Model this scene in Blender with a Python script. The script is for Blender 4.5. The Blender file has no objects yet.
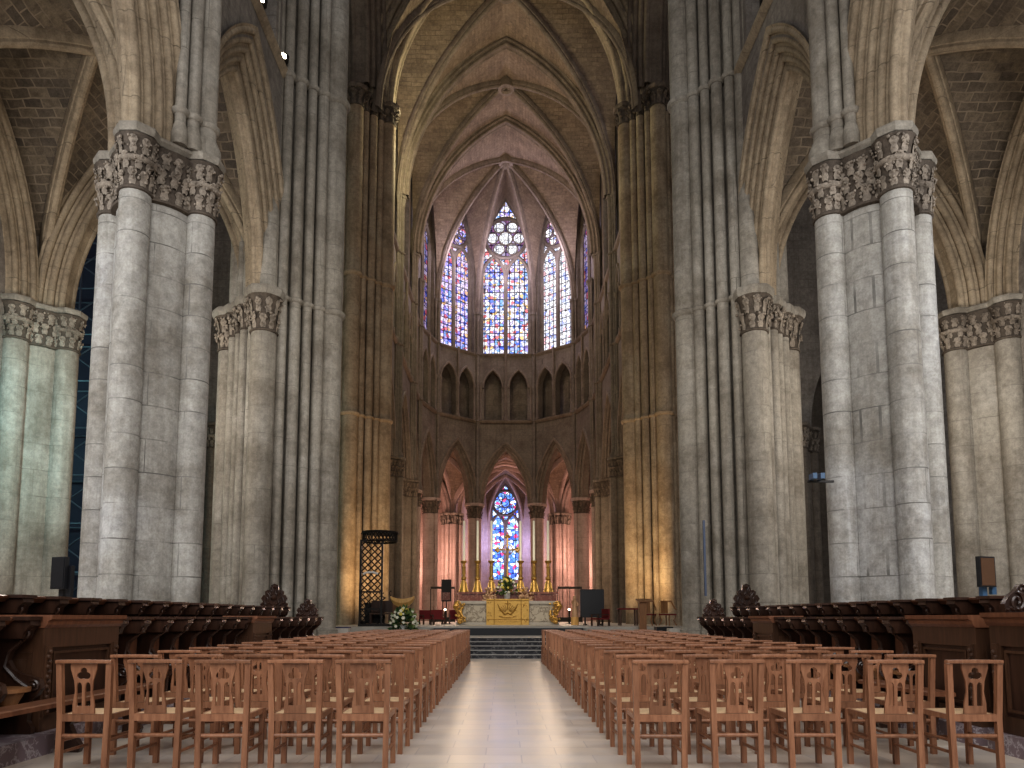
import bpy, math, random
from mathutils import Vector
random.seed(11)
sc = bpy.context.scene
C = sc.collection
PI = math.pi
sin, cos, sqrt = math.sin, math.cos, math.sqrt

# ------------------------------------------------------------------ mesh building
class MB:
    def __init__(self):
        self.v = []; self.f = []; self.uv = []; self.mi = []
    def add(self, vs, fs, uv=None, mi=0):
        b = len(self.v)
        self.v += [tuple(p) for p in vs]
        self.uv += list(uv) if uv else [(0, 0)] * len(vs)
        for f in fs:
            self.f.append(tuple(i + b for i in f)); self.mi.append(mi)
    def box(self, x0, x1, y0, y1, z0, z1, mi=0):
        if x0 > x1: x0, x1 = x1, x0
        if y0 > y1: y0, y1 = y1, y0
        vs = [(x0,y0,z0),(x1,y0,z0),(x1,y1,z0),(x0,y1,z0),(x0,y0,z1),(x1,y0,z1),(x1,y1,z1),(x0,y1,z1)]
        self.add(vs, [(0,3,2,1),(4,5,6,7),(0,1,5,4),(1,2,6,5),(2,3,7,6),(3,0,4,7)], mi=mi)
    def lathe(self, cx, cy, prof, n=16, mi=0, rot=0.0, sx=1.0, sy=1.0):
        vs = []; fs = []
        m = len(prof)
        for (r, z) in prof:
            for k in range(n):
                a = rot + 2*PI*k/n
                vs.append((cx + sx*r*cos(a), cy + sy*r*sin(a), z))
        for i in range(m-1):
            for k in range(n):
                k2 = (k+1) % n
                fs.append((i*n+k, i*n+k2, (i+1)*n+k2, (i+1)*n+k))
        fs.append(tuple(reversed(range(n))))
        fs.append(tuple((m-1)*n + k for k in range(n)))
        self.add(vs, fs, mi=mi)
    def cyl(self, cx, cy, r, z0, z1, n=14, mi=0):
        self.lathe(cx, cy, [(r, z0), (r, z1)], n, mi)
    def tube(self, pts, r, n=8, mi=0, closed=False):
        pts = [Vector(p) for p in pts]; m = len(pts)
        vs = []; fs = []
        up = Vector((0, 0, 1))
        prev = None
        for i, p in enumerate(pts):
            if closed: t = pts[(i+1) % m] - pts[(i-1) % m]
            else: t = pts[min(i+1, m-1)] - pts[max(i-1, 0)]
            if t.length < 1e-9: t = Vector((0, 0, 1))
            t.normalize()
            if prev is None:
                ref = up if abs(t.z) < .9 else Vector((1, 0, 0))
                a = t.cross(ref).normalized()
            else:
                a = (prev - t*prev.dot(t))
                a = a.normalized() if a.length > 1e-6 else t.cross(up).normalized()
            prev = a
            b = t.cross(a)
            rr = r[i] if isinstance(r, (list, tuple)) else r
            for k in range(n):
                an = 2*PI*k/n
                vs.append(p + a*(rr*cos(an)) + b*(rr*sin(an)))
        for i in range(m if closed else m-1):
            j = (i+1) % m
            for k in range(n):
                k2 = (k+1) % n
                fs.append((i*n+k, i*n+k2, j*n+k2, j*n+k))
        if not closed:
            fs.append(tuple(reversed(range(n)))); fs.append(tuple((m-1)*n+k for k in range(n)))
        self.add(vs, fs, mi=mi)
    def prism(self, poly, fn, w0, w1, mi=0):
        """poly of (a,b); fn(a,b,w)->xyz; extruded from w0 to w1"""
        n = len(poly)
        vs = [fn(a, b, w0) for a, b in poly] + [fn(a, b, w1) for a, b in poly]
        fs = [tuple(range(n)), tuple(reversed(range(n, 2*n)))]
        for i in range(n):
            j = (i+1) % n
            fs.append((i, i+n, j+n, j))
        self.add(vs, fs, mi=mi)
    def ico(self, c, r, mi=0, sz=1.0, sub=0):
        t = (1+5**.5)/2
        vs = [Vector(p).normalized() for p in [(-1,t,0),(1,t,0),(-1,-t,0),(1,-t,0),(0,-1,t),(0,1,t),(0,-1,-t),(0,1,-t),(t,0,-1),(t,0,1),(-t,0,-1),(-t,0,1)]]
        fs = [(0,11,5),(0,5,1),(0,1,7),(0,7,10),(0,10,11),(1,5,9),(5,11,4),(11,10,2),(10,7,6),(7,1,8),(3,9,4),(3,4,2),(3,2,6),(3,6,8),(3,8,9),(4,9,5),(2,4,11),(6,2,10),(8,6,7),(9,8,1)]
        self.add([(c[0]+p.x*r, c[1]+p.y*r, c[2]+p.z*r*sz) for p in vs], fs, mi=mi)

def obj(name, mb, mats, parent=None, smooth=35, origin=None):
    me = bpy.data.meshes.new(name)
    vs = mb.v
    if origin is not None:
        vs = [(a-origin[0], b-origin[1], c-origin[2]) for a, b, c in vs]
    me.from_pydata(vs, [], mb.f)
    if not isinstance(mats, (list, tuple)): mats = [mats]
    for m in mats: me.materials.append(m)
    if len(mats) > 1: me.polygons.foreach_set('material_index', mb.mi)
    if any(u != (0, 0) for u in mb.uv):
        uvl = me.uv_layers.new(name='UVMap')
        for l in me.loops: uvl.data[l.index].uv = mb.uv[l.vertex_index]
    if smooth:
        me.polygons.foreach_set('use_smooth', [True]*len(me.polygons))
        try: me.set_sharp_from_angle(angle=math.radians(smooth))
        except Exception: pass
    me.update()
    o = bpy.data.objects.new(name, me); C.objects.link(o)
    if parent is not None:
        o.parent = parent
        if origin is None:
            o.location = (-parent_loc(parent))
    if origin is not None and parent is None: o.location = origin
    return o
_ploc = {}
def parent_loc(p):
    v = Vector((0, 0, 0))
    while p is not None:
        v += Vector(p.location); p = p.parent
    return v
def thing(name, label, cat, loc=(0, 0, 0), group=None):
    o = bpy.data.objects.new(name, None); C.objects.link(o)
    o.location = loc; o.empty_display_size = .2
    o['label'] = label; o['category'] = cat
    if group: o['group'] = group
    return o
def tag(o, label, cat, group=None, kind=None):
    o['label'] = label; o['category'] = cat
    if group: o['group'] = group
    if kind: o['kind'] = kind
    return o
def struct(o, label=None, cat=None):
    o['kind'] = 'structure'
    if label: o['label'] = label
    if cat: o['category'] = cat
    return o

# ------------------------------------------------------------------ materials
def newmat(name):
    m = bpy.data.materials.new(name); m.use_nodes = True
    nt = m.node_tree; b = nt.nodes['Principled BSDF']
    return m, nt, b
def N(nt, t, **kw):
    n = nt.nodes.new(t)
    for k, v in kw.items(): setattr(n, k, v)
    return n
def mixc(nt, a, b, fac, mode='MIX'):
    n = N(nt, 'ShaderNodeMix', data_type='RGBA', blend_type=mode)
    for s, val in ((6, a), (7, b)):
        if hasattr(val, 'links') or hasattr(val, 'node'): nt.links.new(val, n.inputs[s])
        else: n.inputs[s].default_value = (*val, 1)
    if hasattr(fac, 'node'): nt.links.new(fac, n.inputs[0])
    else: n.inputs[0].default_value = fac
    return n.outputs[2]
def ramp(nt, src, stops, interp='LINEAR'):
    r = N(nt, 'ShaderNodeValToRGB'); r.color_ramp.interpolation = interp
    els = r.color_ramp.elements
    while len(els) < len(stops): els.new(.5)
    for e, (p, c) in zip(els, stops):
        e.position = p; e.color = (*c, 1) if len(c) == 3 else c
    nt.links.new(src, r.inputs[0])
    return r.outputs[0]
def math_(nt, op, a, b=None):
    n = N(nt, 'ShaderNodeMath', operation=op)
    for i, v in enumerate((a, b)):
        if v is None: continue
        if hasattr(v, 'node'): nt.links.new(v, n.inputs[i])
        else: n.inputs[i].default_value = v
    return n.outputs[0]
def noise(nt, vec, scale, detail=4, rough=.6):
    n = N(nt, 'ShaderNodeTexNoise'); n.inputs['Scale'].default_value = scale
    n.inputs['Detail'].default_value = detail; n.inputs['Roughness'].default_value = rough
    if vec is not None: nt.links.new(vec, n.inputs['Vector'])
    return n.outputs[0]
def bump(nt, b, h, strength, dist):
    n = N(nt, 'ShaderNodeBump'); n.inputs['Strength'].default_value = strength
    n.inputs['Distance'].default_value = dist
    nt.links.new(h, n.inputs['Height']); nt.links.new(n.outputs[0], b.inputs['Normal'])

def stone(name, c1, c2, cdark, bw=.95, rh=.5, mortar=.012, uv=False, stain=.55, mort=.55, streak=True, light=None, var=.5, patch=.5):
    m, nt, b = newmat(name)
    geo = N(nt, 'ShaderNodeNewGeometry')
    pos = geo.outputs['Position']
    if uv:
        tc = N(nt, 'ShaderNodeTexCoord'); vec = tc.outputs['UV']
        wob = N(nt, 'ShaderNodeTexNoise'); wob.inputs['Scale'].default_value = 1.4
        nt.links.new(pos, wob.inputs['Vector'])
        va = N(nt, 'ShaderNodeVectorMath', operation='SCALE'); va.inputs['Scale'].default_value = .16
        nt.links.new(wob.outputs['Color'], va.inputs[0])
        ad = N(nt, 'ShaderNodeVectorMath', operation='ADD'); nt.links.new(vec, ad.inputs[0]); nt.links.new(va.outputs[0], ad.inputs[1])
        vec = ad.outputs[0]
    else:
        sp = N(nt, 'ShaderNodeSeparateXYZ'); nt.links.new(pos, sp.inputs[0])
        s = math_(nt, 'ADD', sp.outputs[0], sp.outputs[1])
        cb = N(nt, 'ShaderNodeCombineXYZ'); nt.links.new(s, cb.inputs[0]); nt.links.new(sp.outputs[2], cb.inputs[1])
        vec = cb.outputs[0]
    br = N(nt, 'ShaderNodeTexBrick'); nt.links.new(vec, br.inputs['Vector'])
    br.inputs['Scale'].default_value = 1; br.inputs['Brick Width'].default_value = bw
    br.inputs['Row Height'].default_value = rh; br.inputs['Mortar Size'].default_value = mortar
    br.inputs['Mortar Smooth'].default_value = .3; br.inputs['Bias'].default_value = 0
    br.inputs['Color1'].default_value = (*c1, 1); br.inputs['Color2'].default_value = (*c2, 1)
    mid = tuple((a+b_)/2 for a, b_ in zip(c1, c2))
    br.inputs['Mortar'].default_value = (*mid, 1)
    col = br.outputs['Color']
    # broad patches of paler and darker stone
    n0 = noise(nt, pos, .35, 3, .55)
    col = mixc(nt, col, tuple(x*1.22 for x in mid) if light is None else light, math_(nt, 'MULTIPLY', ramp(nt, n0, [(.48, (0,)*3), (.62, (1,)*3)]), patch))
    n1 = noise(nt, pos, .8, 7, .7)
    f1 = math_(nt, 'MULTIPLY', ramp(nt, n1, [(.46, (0,)*3), (.66, (1,)*3)]), stain)
    col = mixc(nt, col, cdark, f1)
    if streak:
        mp = N(nt, 'ShaderNodeMapping'); mp.inputs['Scale'].default_value = (2.6, 2.6, .14)
        nt.links.new(pos, mp.inputs[0])
        n2 = noise(nt, mp.outputs[0], 1.0, 6, .72)
        f2 = math_(nt, 'MULTIPLY', ramp(nt, n2, [(.46, (0,)*3), (.70, (1,)*3)]), .55*min(1, stain*1.4))
        col = mixc(nt, col, cdark, f2)
    n3 = noise(nt, pos, 6.0, 6, .72)
    g = ramp(nt, n3, [(.25, (1-var*.5,)*3), (.75, (1+var*.25,)*3)])
    col = mixc(nt, col, g, 1.0, 'MULTIPLY')
    n5 = noise(nt, pos, 26, 4, .7)
    g2 = ramp(nt, n5, [(.3, (1-var*.22,)*3), (.7, (1+var*.15,)*3)])
    col = mixc(nt, col, g2, 1.0, 'MULTIPLY')
    # joints fade in and out
    n4 = noise(nt, pos, 1.1, 3, .6)
    jm = math_(nt, 'MULTIPLY', br.outputs['Fac'], ramp(nt, n4, [(.40, (.12,)*3), (.62, (1,)*3)]))
    col = mixc(nt, col, tuple(min(1, x*mort) for x in mid), jm)
    nt.links.new(col, b.inputs['Base Color'])
    b.inputs['Roughness'].default_value = .8
    b.inputs['Specular IOR Level'].default_value = .25
    h = math_(nt, 'ADD', math_(nt, 'MULTIPLY', n3, .7), math_(nt, 'MULTIPLY', jm, -.6))
    bump(nt, b, h, .6, .035)
    return m

M = {}
M['pier'] = stone('pier_stone', (.44, .42, .375), (.40, .38, .34), (.19, .165, .13), 1.9, .66, .012, stain=.7, mort=.36, var=.75, light=(.52, .51, .49), patch=.7)
M['pier2'] = stone('pier_stone_grey', (.32, .29, .24), (.285, .255, .21), (.13, .108, .082), 1.3, .8, .008, stain=.65, mort=.5, var=.7, light=(.38, .355, .31))
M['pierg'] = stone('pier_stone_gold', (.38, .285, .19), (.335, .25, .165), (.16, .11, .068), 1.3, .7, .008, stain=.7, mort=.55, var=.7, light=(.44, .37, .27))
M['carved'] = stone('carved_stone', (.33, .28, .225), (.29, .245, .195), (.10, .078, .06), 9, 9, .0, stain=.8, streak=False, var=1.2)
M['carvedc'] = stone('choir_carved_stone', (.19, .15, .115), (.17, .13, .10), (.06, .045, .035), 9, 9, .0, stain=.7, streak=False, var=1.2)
M['bellshade'] = stone('bell_shade_stone', (.125, .10, .078), (.105, .085, .066), (.045, .035, .027), 9, 9, .0, stain=.6, streak=False, var=1.0)  # darker capital bells: recess shade between the leaves painted into the colour
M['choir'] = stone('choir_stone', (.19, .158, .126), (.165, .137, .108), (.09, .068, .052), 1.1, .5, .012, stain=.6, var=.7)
M['chapel'] = stone('chapel_stone', (.40, .31, .265), (.36, .275, .235), (.22, .16, .13), 1.1, .5, .012, stain=.5)
M['wall'] = stone('wall_stone', (.27, .24, .205), (.24, .21, .18), (.12, .10, .085), .9, .42, .012, stain=.65, var=.8)
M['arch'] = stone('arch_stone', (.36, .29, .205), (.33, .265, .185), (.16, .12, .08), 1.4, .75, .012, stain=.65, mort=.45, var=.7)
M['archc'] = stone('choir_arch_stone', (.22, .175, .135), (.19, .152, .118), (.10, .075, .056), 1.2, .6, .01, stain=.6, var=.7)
M['vaultA'] = stone('aisle_vault_stone', (.21, .165, .115), (.105, .085, .066), (.075, .058, .044), .50, .25, .022, uv=True, stain=.5, streak=False, mort=1.55, var=1.0)
M['vaultC'] = stone('choir_vault_stone', (.27, .205, .145), (.19, .145, .105), (.12, .085, .06), .62, .24, .02, uv=True, stain=.5, streak=False, mort=.55, var=.9)

def wood(name, c1, c2, rough=.45, scale=1.0, spec=.4, objc=True):
    m, nt, b = newmat(name)
    tc = N(nt, 'ShaderNodeTexCoord')
    mp = N(nt, 'ShaderNodeMapping'); mp.inputs['Scale'].default_value = (14*scale, 14*scale, 1.6*scale)
    nt.links.new(tc.outputs['Object'], mp.inputs[0])
    oi = N(nt, 'ShaderNodeObjectInfo')
    add = N(nt, 'ShaderNodeVectorMath', operation='ADD')
    nt.links.new(mp.outputs[0], add.inputs[0]); nt.links.new(oi.outputs['Random'], add.inputs[1])
    sc_ = N(nt, 'ShaderNodeVectorMath', operation='SCALE'); sc_.inputs['Scale'].default_value = 1.0
    nt.links.new(add.outputs[0], sc_.inputs[0])
    n1 = noise(nt, sc_.outputs[0], 2.2, 5, .65)
    col = mixc(nt, c1, c2, ramp(nt, n1, [(.3, (0,)*3), (.7, (1,)*3)]))
    v = math_(nt, 'ADD', math_(nt, 'MULTIPLY', oi.outputs['Random'], .4), .8)
    cb = N(nt, 'ShaderNodeCombineColor')
    for i in range(3): nt.links.new(v, cb.inputs[i])
    col = mixc(nt, col, cb.outputs[0], 1.0, 'MULTIPLY')
    nt.links.new(col, b.inputs['Base Color'])
    b.inputs['Roughness'].default_value = rough; b.inputs['Specular IOR Level'].default_value = spec
    bump(nt, b, n1, .25, .004)
    return m
M['chair'] = wood('chair_wood', (.35, .175, .098), (.195, .088, .048), .36)
M['stall'] = wood('stall_wood', (.066, .032, .020), (.028, .014, .009), .30, .6, .6)
M['stallb'] = wood('stall_brown_wood', (.100, .050, .028), (.05, .025, .014), .34, .6, .5)
M['stallr'] = wood('stall_rail_wood', (.24, .11, .060), (.13, .055, .03), .32, .6, .5)
M['oak'] = wood('oak_wood', (.30, .15, .065), (.19, .09, .04), .4, .7)
M['honey'] = wood('honey_wood', (.62, .38, .14), (.46, .26, .09), .4, .5)
def plain(name, c, rough=.6, metal=0, spec=.5, bmp=None, emis=None, es=0):
    m, nt, b = newmat(name)
    geo = N(nt, 'ShaderNodeNewGeometry')
    n1 = noise(nt, geo.outputs['Position'], bmp[0] if bmp else 9, 4, .6)
    col = mixc(nt, tuple(x*.82 for x in c), tuple(min(1, x*1.12) for x in c), n1)
    nt.links.new(col, b.inputs['Base Color'])
    b.inputs['Roughness'].default_value = rough; b.inputs['Metallic'].default_value = metal
    b.inputs['Specular IOR Level'].default_value = spec
    if bmp: bump(nt, b, n1, bmp[1], bmp[2])
    if emis:
        b.inputs['Emission Color'].default_value = (*emis, 1); b.inputs['Emission Strength'].default_value = es
    return m
M['rush'] = plain('rush_seat_straw', (.62, .43, .25), .8, bmp=(60, .4, .004))
M['gold'] = plain('gilt_metal', (.60, .37, .11), .42, .7, bmp=(14, .5, .03))
M['goldc'] = plain('gold_cloth', (.62, .39, .11), .5, .35, bmp=(18, .6, .03))
M['golddk'] = plain('gold_thread', (.34, .19, .04), .5, .4)
M['wax'] = plain('candle_wax', (.86, .80, .62), .5, emis=(.9, .8, .6), es=.12)
M['black'] = plain('black_lacquer', (.012, .012, .014), .35)
M['blackm'] = plain('black_marble', (.022, .022, .026), .25)
M['iron'] = plain('wrought_iron', (.02, .016, .013), .55, .3)
M['steel'] = plain('scaffold_steel', (.10, .12, .17), .5, .6)
M['net'] = plain('scaffold_netting', (.035, .04, .075), .9)
M['red'] = plain('red_velvet', (.15, .012, .014), .8)
M['bronze'] = plain('screen_bronze_glass', (.16, .09, .055), .18, .4)
M['leaf'] = plain('leaf_green', (.16, .22, .06), .6)
M['leafd'] = plain('leaf_dark_green', (.03, .075, .025), .6)
M['fwhite'] = plain('flower_white', (.85, .82, .66), .7)
M['fyel'] = plain('flower_yellow', (.80, .66, .14), .7)
M['vase'] = plain('vase_porcelain', (.66, .64, .60), .3)
M['pale'] = plain('pale_slab_stone', (.46, .42, .36), .5)
M['grey'] = plain('worn_step_edge', (.36, .34, .31), .4)
M['white'] = plain('white_enamel', (.75, .74, .72), .4)
M['bulb'] = plain('lamp_glow', (1, .9, .7), .5, emis=(1, .86, .62), es=14)
M['blue'] = plain('blue_plastic', (.04, .09, .16), .4)
M['cloak'] = plain('purple_cloth', (.05, .045, .11), .8)
M['tan'] = plain('putto_gilding', (.52, .33, .20), .5, .25, bmp=(20, .6, .03))

def marble(name, c, vein, rough=.3, scale=3.0, thin=(.47, .5, .53)):
    m, nt, b = newmat(name)
    geo = N(nt, 'ShaderNodeNewGeometry')
    n = noise(nt, geo.outputs['Position'], scale, 9, .68)
    n2 = noise(nt, geo.outputs['Position'], scale*.6, 4, .5)
    f = ramp(nt, n, [(thin[0], (0,)*3), (thin[1], (1,)*3), (thin[2], (0,)*3)])
    base = mixc(nt, tuple(x*.75 for x in c), tuple(min(1, x*1.2) for x in c), n2)
    nt.links.new(mixc(nt, base, vein, f), b.inputs['Base Color'])
    b.inputs['Roughness'].default_value = rough
    return m
M['marble'] = marble('veined_altar_marble', (.50, .44, .34), (.17, .13, .09), .3, 2)
M['plinth'] = marble('purple_plinth_marble', (.20, .15, .16), (.46, .42, .42), .4, 5)
M['redmarble'] = marble('red_marble', (.21, .06, .034), (.36, .17, .11), .3, 4)
M['bmarble'] = marble('black_veined_marble', (.018, .018, .021), (.22, .21, .2), .22, 2.5, (.485, .5, .515))

def floor_mat():
    m, nt, b = newmat('pale_flagstone_floor')
    geo = N(nt, 'ShaderNodeNewGeometry')
    br = N(nt, 'ShaderNodeTexBrick'); nt.links.new(geo.outputs['Position'], br.inputs['Vector'])
    br.inputs['Scale'].default_value = 1; br.inputs['Brick Width'].default_value = .62; br.inputs['Row Height'].default_value = .36
    br.inputs['Mortar Size'].default_value = .006; br.inputs['Bias'].default_value = -.2
    br.inputs['Color1'].default_value = (.62, .53, .43, 1); br.inputs['Color2'].default_value = (.50, .44, .375, 1)
    br.inputs['Mortar'].default_value = (.44, .38, .33, 1)
    n = noise(nt, geo.outputs['Position'], 1.3, 6, .7)
    col = mixc(nt, br.outputs['Color'], (.46, .44, .43), ramp(nt, n, [(.45, (0,)*3), (.72, (.65,)*3)]))
    nt.links.new(col, b.inputs['Base Color'])
    b.inputs['Roughness'].default_value = .33
    n2 = noise(nt, geo.outputs['Position'], 5, 4, .6)
    bump(nt, b, n2, .12, .02)
    return m
M['floor'] = floor_mat()

def glass(name, pal, scale=3.0, strength=2.6, grid=.36, tint=(1, 1, 1), figs=None):
    m, nt, b = newmat(name)
    nt.nodes.remove(b)
    out = [n for n in nt.nodes if n.type == 'OUTPUT_MATERIAL'][0]
    tc = N(nt, 'ShaderNodeTexCoord')
    vo = N(nt, 'ShaderNodeTexVoronoi'); vo.inputs['Scale'].default_value = scale
    nt.links.new(tc.outputs['UV'], vo.inputs['Vector'])
    sp = N(nt, 'ShaderNodeSeparateColor'); nt.links.new(vo.outputs['Color'], sp.inputs[0])
    n = len(pal)
    col = ramp(nt, sp.outputs[0], [(i/n, c) for i, c in enumerate(pal)], 'CONSTANT')
    if figs:
        nn = noise(nt, tc.outputs['UV'], .75, 2, .5)
        vo3 = ramp(nt, nn, [(0, figs[0]), (.40, (1, 1, 1)), (.56, (1, 1, 1)), (.66, figs[1]), (1, figs[1])])
        col = mixc(nt, col, vo3, .8, 'MULTIPLY')
    v2 = N(nt, 'ShaderNodeTexVoronoi', feature='DISTANCE_TO_EDGE'); v2.inputs['Scale'].default_value = scale
    nt.links.new(tc.outputs['UV'], v2.inputs['Vector'])
    e = ramp(nt, v2.outputs['Distance'], [(.02, (.12,)*3), (.08, (1,)*3)])
    col = mixc(nt, col, e, 1.0, 'MULTIPLY')
    br = N(nt, 'ShaderNodeTexBrick', offset=0.0); nt.links.new(tc.outputs['UV'], br.inputs['Vector'])
    br.inputs['Scale'].default_value = 1; br.inputs['Brick Width'].default_value = grid*1.2; br.inputs['Row Height'].default_value = grid*1.7
    br.inputs['Mortar Size'].default_value = .04
    br.inputs['Color1'].default_value = (1, 1, 1, 1); br.inputs['Color2'].default_value = (1, 1, 1, 1); br.inputs['Mortar'].default_value = (.08, .08, .10, 1)
    col = mixc(nt, col, br.outputs['Color'], 1.0, 'MULTIPLY')
    col = mixc(nt, col, tint, 1.0, 'MULTIPLY')
    em = N(nt, 'ShaderNodeEmission'); em.inputs['Strength'].default_value = strength
    nt.links.new(col, em.inputs['Color']); nt.links.new(em.outputs[0], out.inputs['Surface'])
    return m
W = (.92, .90, .95)
pale_pal = [W, (.70, .62, .90), (.16, .24, .75), W, (.88, .72, .74), (.78, .22, .24), (.50, .58, .95), W, (.92, .62, .28), (.40, .32, .72), (.78, .80, .98), (.25, .45, .80), (.85, .78, .90)]
M['glassC'] = glass('stained_glass_centre', pale_pal, 3.9, 1.4, figs=((.95, .55, .35), (.55, .6, 1)))
M['glassL'] = glass('stained_glass_violet', pale_pal, 3.9, 1.3, tint=(.92, .82, 1), figs=((1, .8, .5), (.6, .6, 1)))
M['glassR'] = glass('stained_glass_pale', [W, (.85, .85, .95), W, (.7, .75, .92), (.9, .82, .82), W, (.8, .5, .55), (.4, .45, .85), W], 3.9, 1.45)
M['glassP'] = glass('stained_glass_purple', [(.55, .36, .75), (.30, .22, .5), (.62, .45, .82), (.45, .2, .4), (.75, .65, .9)], 3.2, .65)
M['glassW'] = glass('stained_glass_white_rose', [W, (.97, .97, 1), W, (.85, .85, .97)], 3.5, 1.15, grid=.9)
M['glassB'] = glass('stained_glass_blue', [(.10, .20, .80), (.25, .42, .95), (.06, .12, .55), (.70, .82, 1), (.15, .3, .9), (.75, .08, .22), (.35, .6, 1), (.85, .9, 1), (.1, .25, .7), (.9, .95, 1)], 2.8, 2.0, grid=.7)
M['glassD'] = glass('stained_glass_dim', [(.5, .2, .22), (.3, .2, .35), (.6, .4, .4), (.2, .25, .4)], 2.2, .35)
M['glassG'] = glass('stained_glass_grey_green', [(.7, .95, .85), (.55, .85, .8), (.85, 1, .95)], 2.0, 1.2)

# ------------------------------------------------------------------ gothic geometry
def arch_R(a, h): return (a*a + h*h) / (2*a)
def pz(f, h, k=.62):
    """pointed profile: f 0 (crown) .. 1 (springing) -> height above springing"""
    a = h*k; R = arch_R(a, h)
    x = f*a
    return sqrt(max(0, R*R - (x + R - a)**2))
class Fr:
    """vertical frame: O in plan, d along the wall, n to the interior"""
    def __init__(s, O, d, flip=False):
        s.O = Vector((O[0], O[1])); s.d = Vector((d[0], d[1])).normalized()
        s.n = Vector((-s.d.y, s.d.x)) * (-1 if flip else 1)
    def __call__(s, a, w, z):
        p = s.O + s.d*a + s.n*w
        return (p.x, p.y, z)
def roll(rc, wc, q, k=6, a0=235, a1=35):
    return [(rc + q*cos(math.radians(a0 + (a1-a0)*i/k)), wc + q*sin(math.radians(a0 + (a1-a0)*i/k))) for i in range(k+1)]
def orders(n, dr, w0, dw, q, r0=0.0):
    side = []
    for i in range(n):
        rc = r0 + i*dr + q; wc = w0 + i*dw - q*.6
        side += roll(rc, wc, q)
        side.append((r0 + i*dr + dr*.62, w0 + i*dw - q*.1 + dw*.05))
        side.append((r0 + (i+1)*dr, w0 + i*dw + dw*.25))
    return [(r, -w) for r, w in reversed(side)] + side
def arch_sweep(mb, fr, a, h, spring, prof, n=14, stilt=0):
    R = arch_R(a, h); m = len(prof); cols = []
    for j in range(2*n+1):
        col = []
        for (r, w) in prof:
            tm = math.acos(max(-1, min(1, (R-a)/(R+r))))
            t = tm*(j/n) if j <= n else tm*((2*n-j)/n)
            s = (a-R) + (R+r)*cos(t); z = spring + (R+r)*sin(t)
            col.append(fr(-s if j <= n else s, w, z))
        cols.append(col)
    if stilt:
        cols = [[(x, y, spring-stilt) for x, y, z in cols[0]]] + cols + [[(x, y, spring-stilt) for x, y, z in cols[-1]]]
    vs = [p for c in cols for p in c]; fs = []
    for j in range(len(cols)-1):
        for i in range(m-1):
            fs.append((j*m+i, (j+1)*m+i, (j+1)*m+i+1, j*m+i+1))
    mb.add(vs, fs)
def arch_pts(a, h, spring, n=10, r=0):
    R = arch_R(a, h); out = []
    tm = math.acos(max(-1, min(1, (R-a)/(R+r))))
    for j in range(2*n+1):
        t = tm*(j/n) if j <= n else tm*((2*n-j)/n)
        s = (a-R) + (R+r)*cos(t); z = spring + (R+r)*sin(t)
        out.append((-s if j <= n else s, z))
    return out
def arch_band(mb, fr, s0, s1, zb, zt, a, spring, h, w0, w1, n=10, c=None):
    """solid wall strip s0..s1, zb..zt with one pointed opening"""
    if c is None: c = (s0+s1)/2
    pts = [(c+s, z) for s, z in arch_pts(a, h, spring, n)]
    for w in (w0, w1):
        for (p, q) in ((s0, c-a), (c+a, s1)):
            if q-p > 1e-4: mb.add([fr(p, w, zb), fr(q, w, zb), fr(q, w, zt), fr(p, w, zt)], [(0, 1, 2, 3)])
        for i in range(len(pts)-1):
            (x0, y0), (x1, y1) = pts[i], pts[i+1]
            mb.add([fr(x0, w, y0), fr(x1, w, y1), fr(x1, w, zt), fr(x0, w, zt)], [(0, 1, 2, 3)])
    out = [(c-a, zb)] + pts + [(c+a, zb)]
    for i in range(len(out)-1):
        (x0, y0), (x1, y1) = out[i], out[i+1]
        mb.add([fr(x0, w0, y0), fr(x1, w0, y1), fr(x1, w1, y1), fr(x0, w1, y0)], [(0, 1, 2, 3)])
    mb.add([fr(s0, w0, zt), fr(s1, w0, zt), fr(s1, w1, zt), fr(s0, w1, zt)], [(0, 1, 2, 3)])
    for s in (s0, s1): mb.add([fr(s, w0, zb), fr(s, w1, zb), fr(s, w1, zt), fr(s, w0, zt)], [(0, 1, 2, 3)])
def slab(mb, fr, s0, s1, w0, w1, z0, z1):
    vs = [fr(s0,w0,z0), fr(s1,w0,z0), fr(s1,w1,z0), fr(s0,w1,z0), fr(s0,w0,z1), fr(s1,w0,z1), fr(s1,w1,z1), fr(s0,w1,z1)]
    mb.add(vs, [(0,3,2,1),(4,5,6,7),(0,1,5,4),(1,2,6,5),(2,3,7,6),(3,0,4,7)])
def string(mb, fr, s0, s1, w, z, q=.16):
    """moulded string course along a wall face"""
    prof = [(0, -q*1.1), (q*.5, -q*.7), (q, -q*.1), (q*1.05, q*.35), (q*.5, q*.6), (0, q*.7)]
    vs = [fr(s0, w+a, z+b) for a, b in prof] + [fr(s1, w+a, z+b) for a, b in prof]
    m = len(prof)
    mb.add(vs, [(i, i+1, m+i+1, m+i) for i in range(m-1)] + [tuple(range(m)), tuple(range(2*m-1, m-1, -1))])
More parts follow.
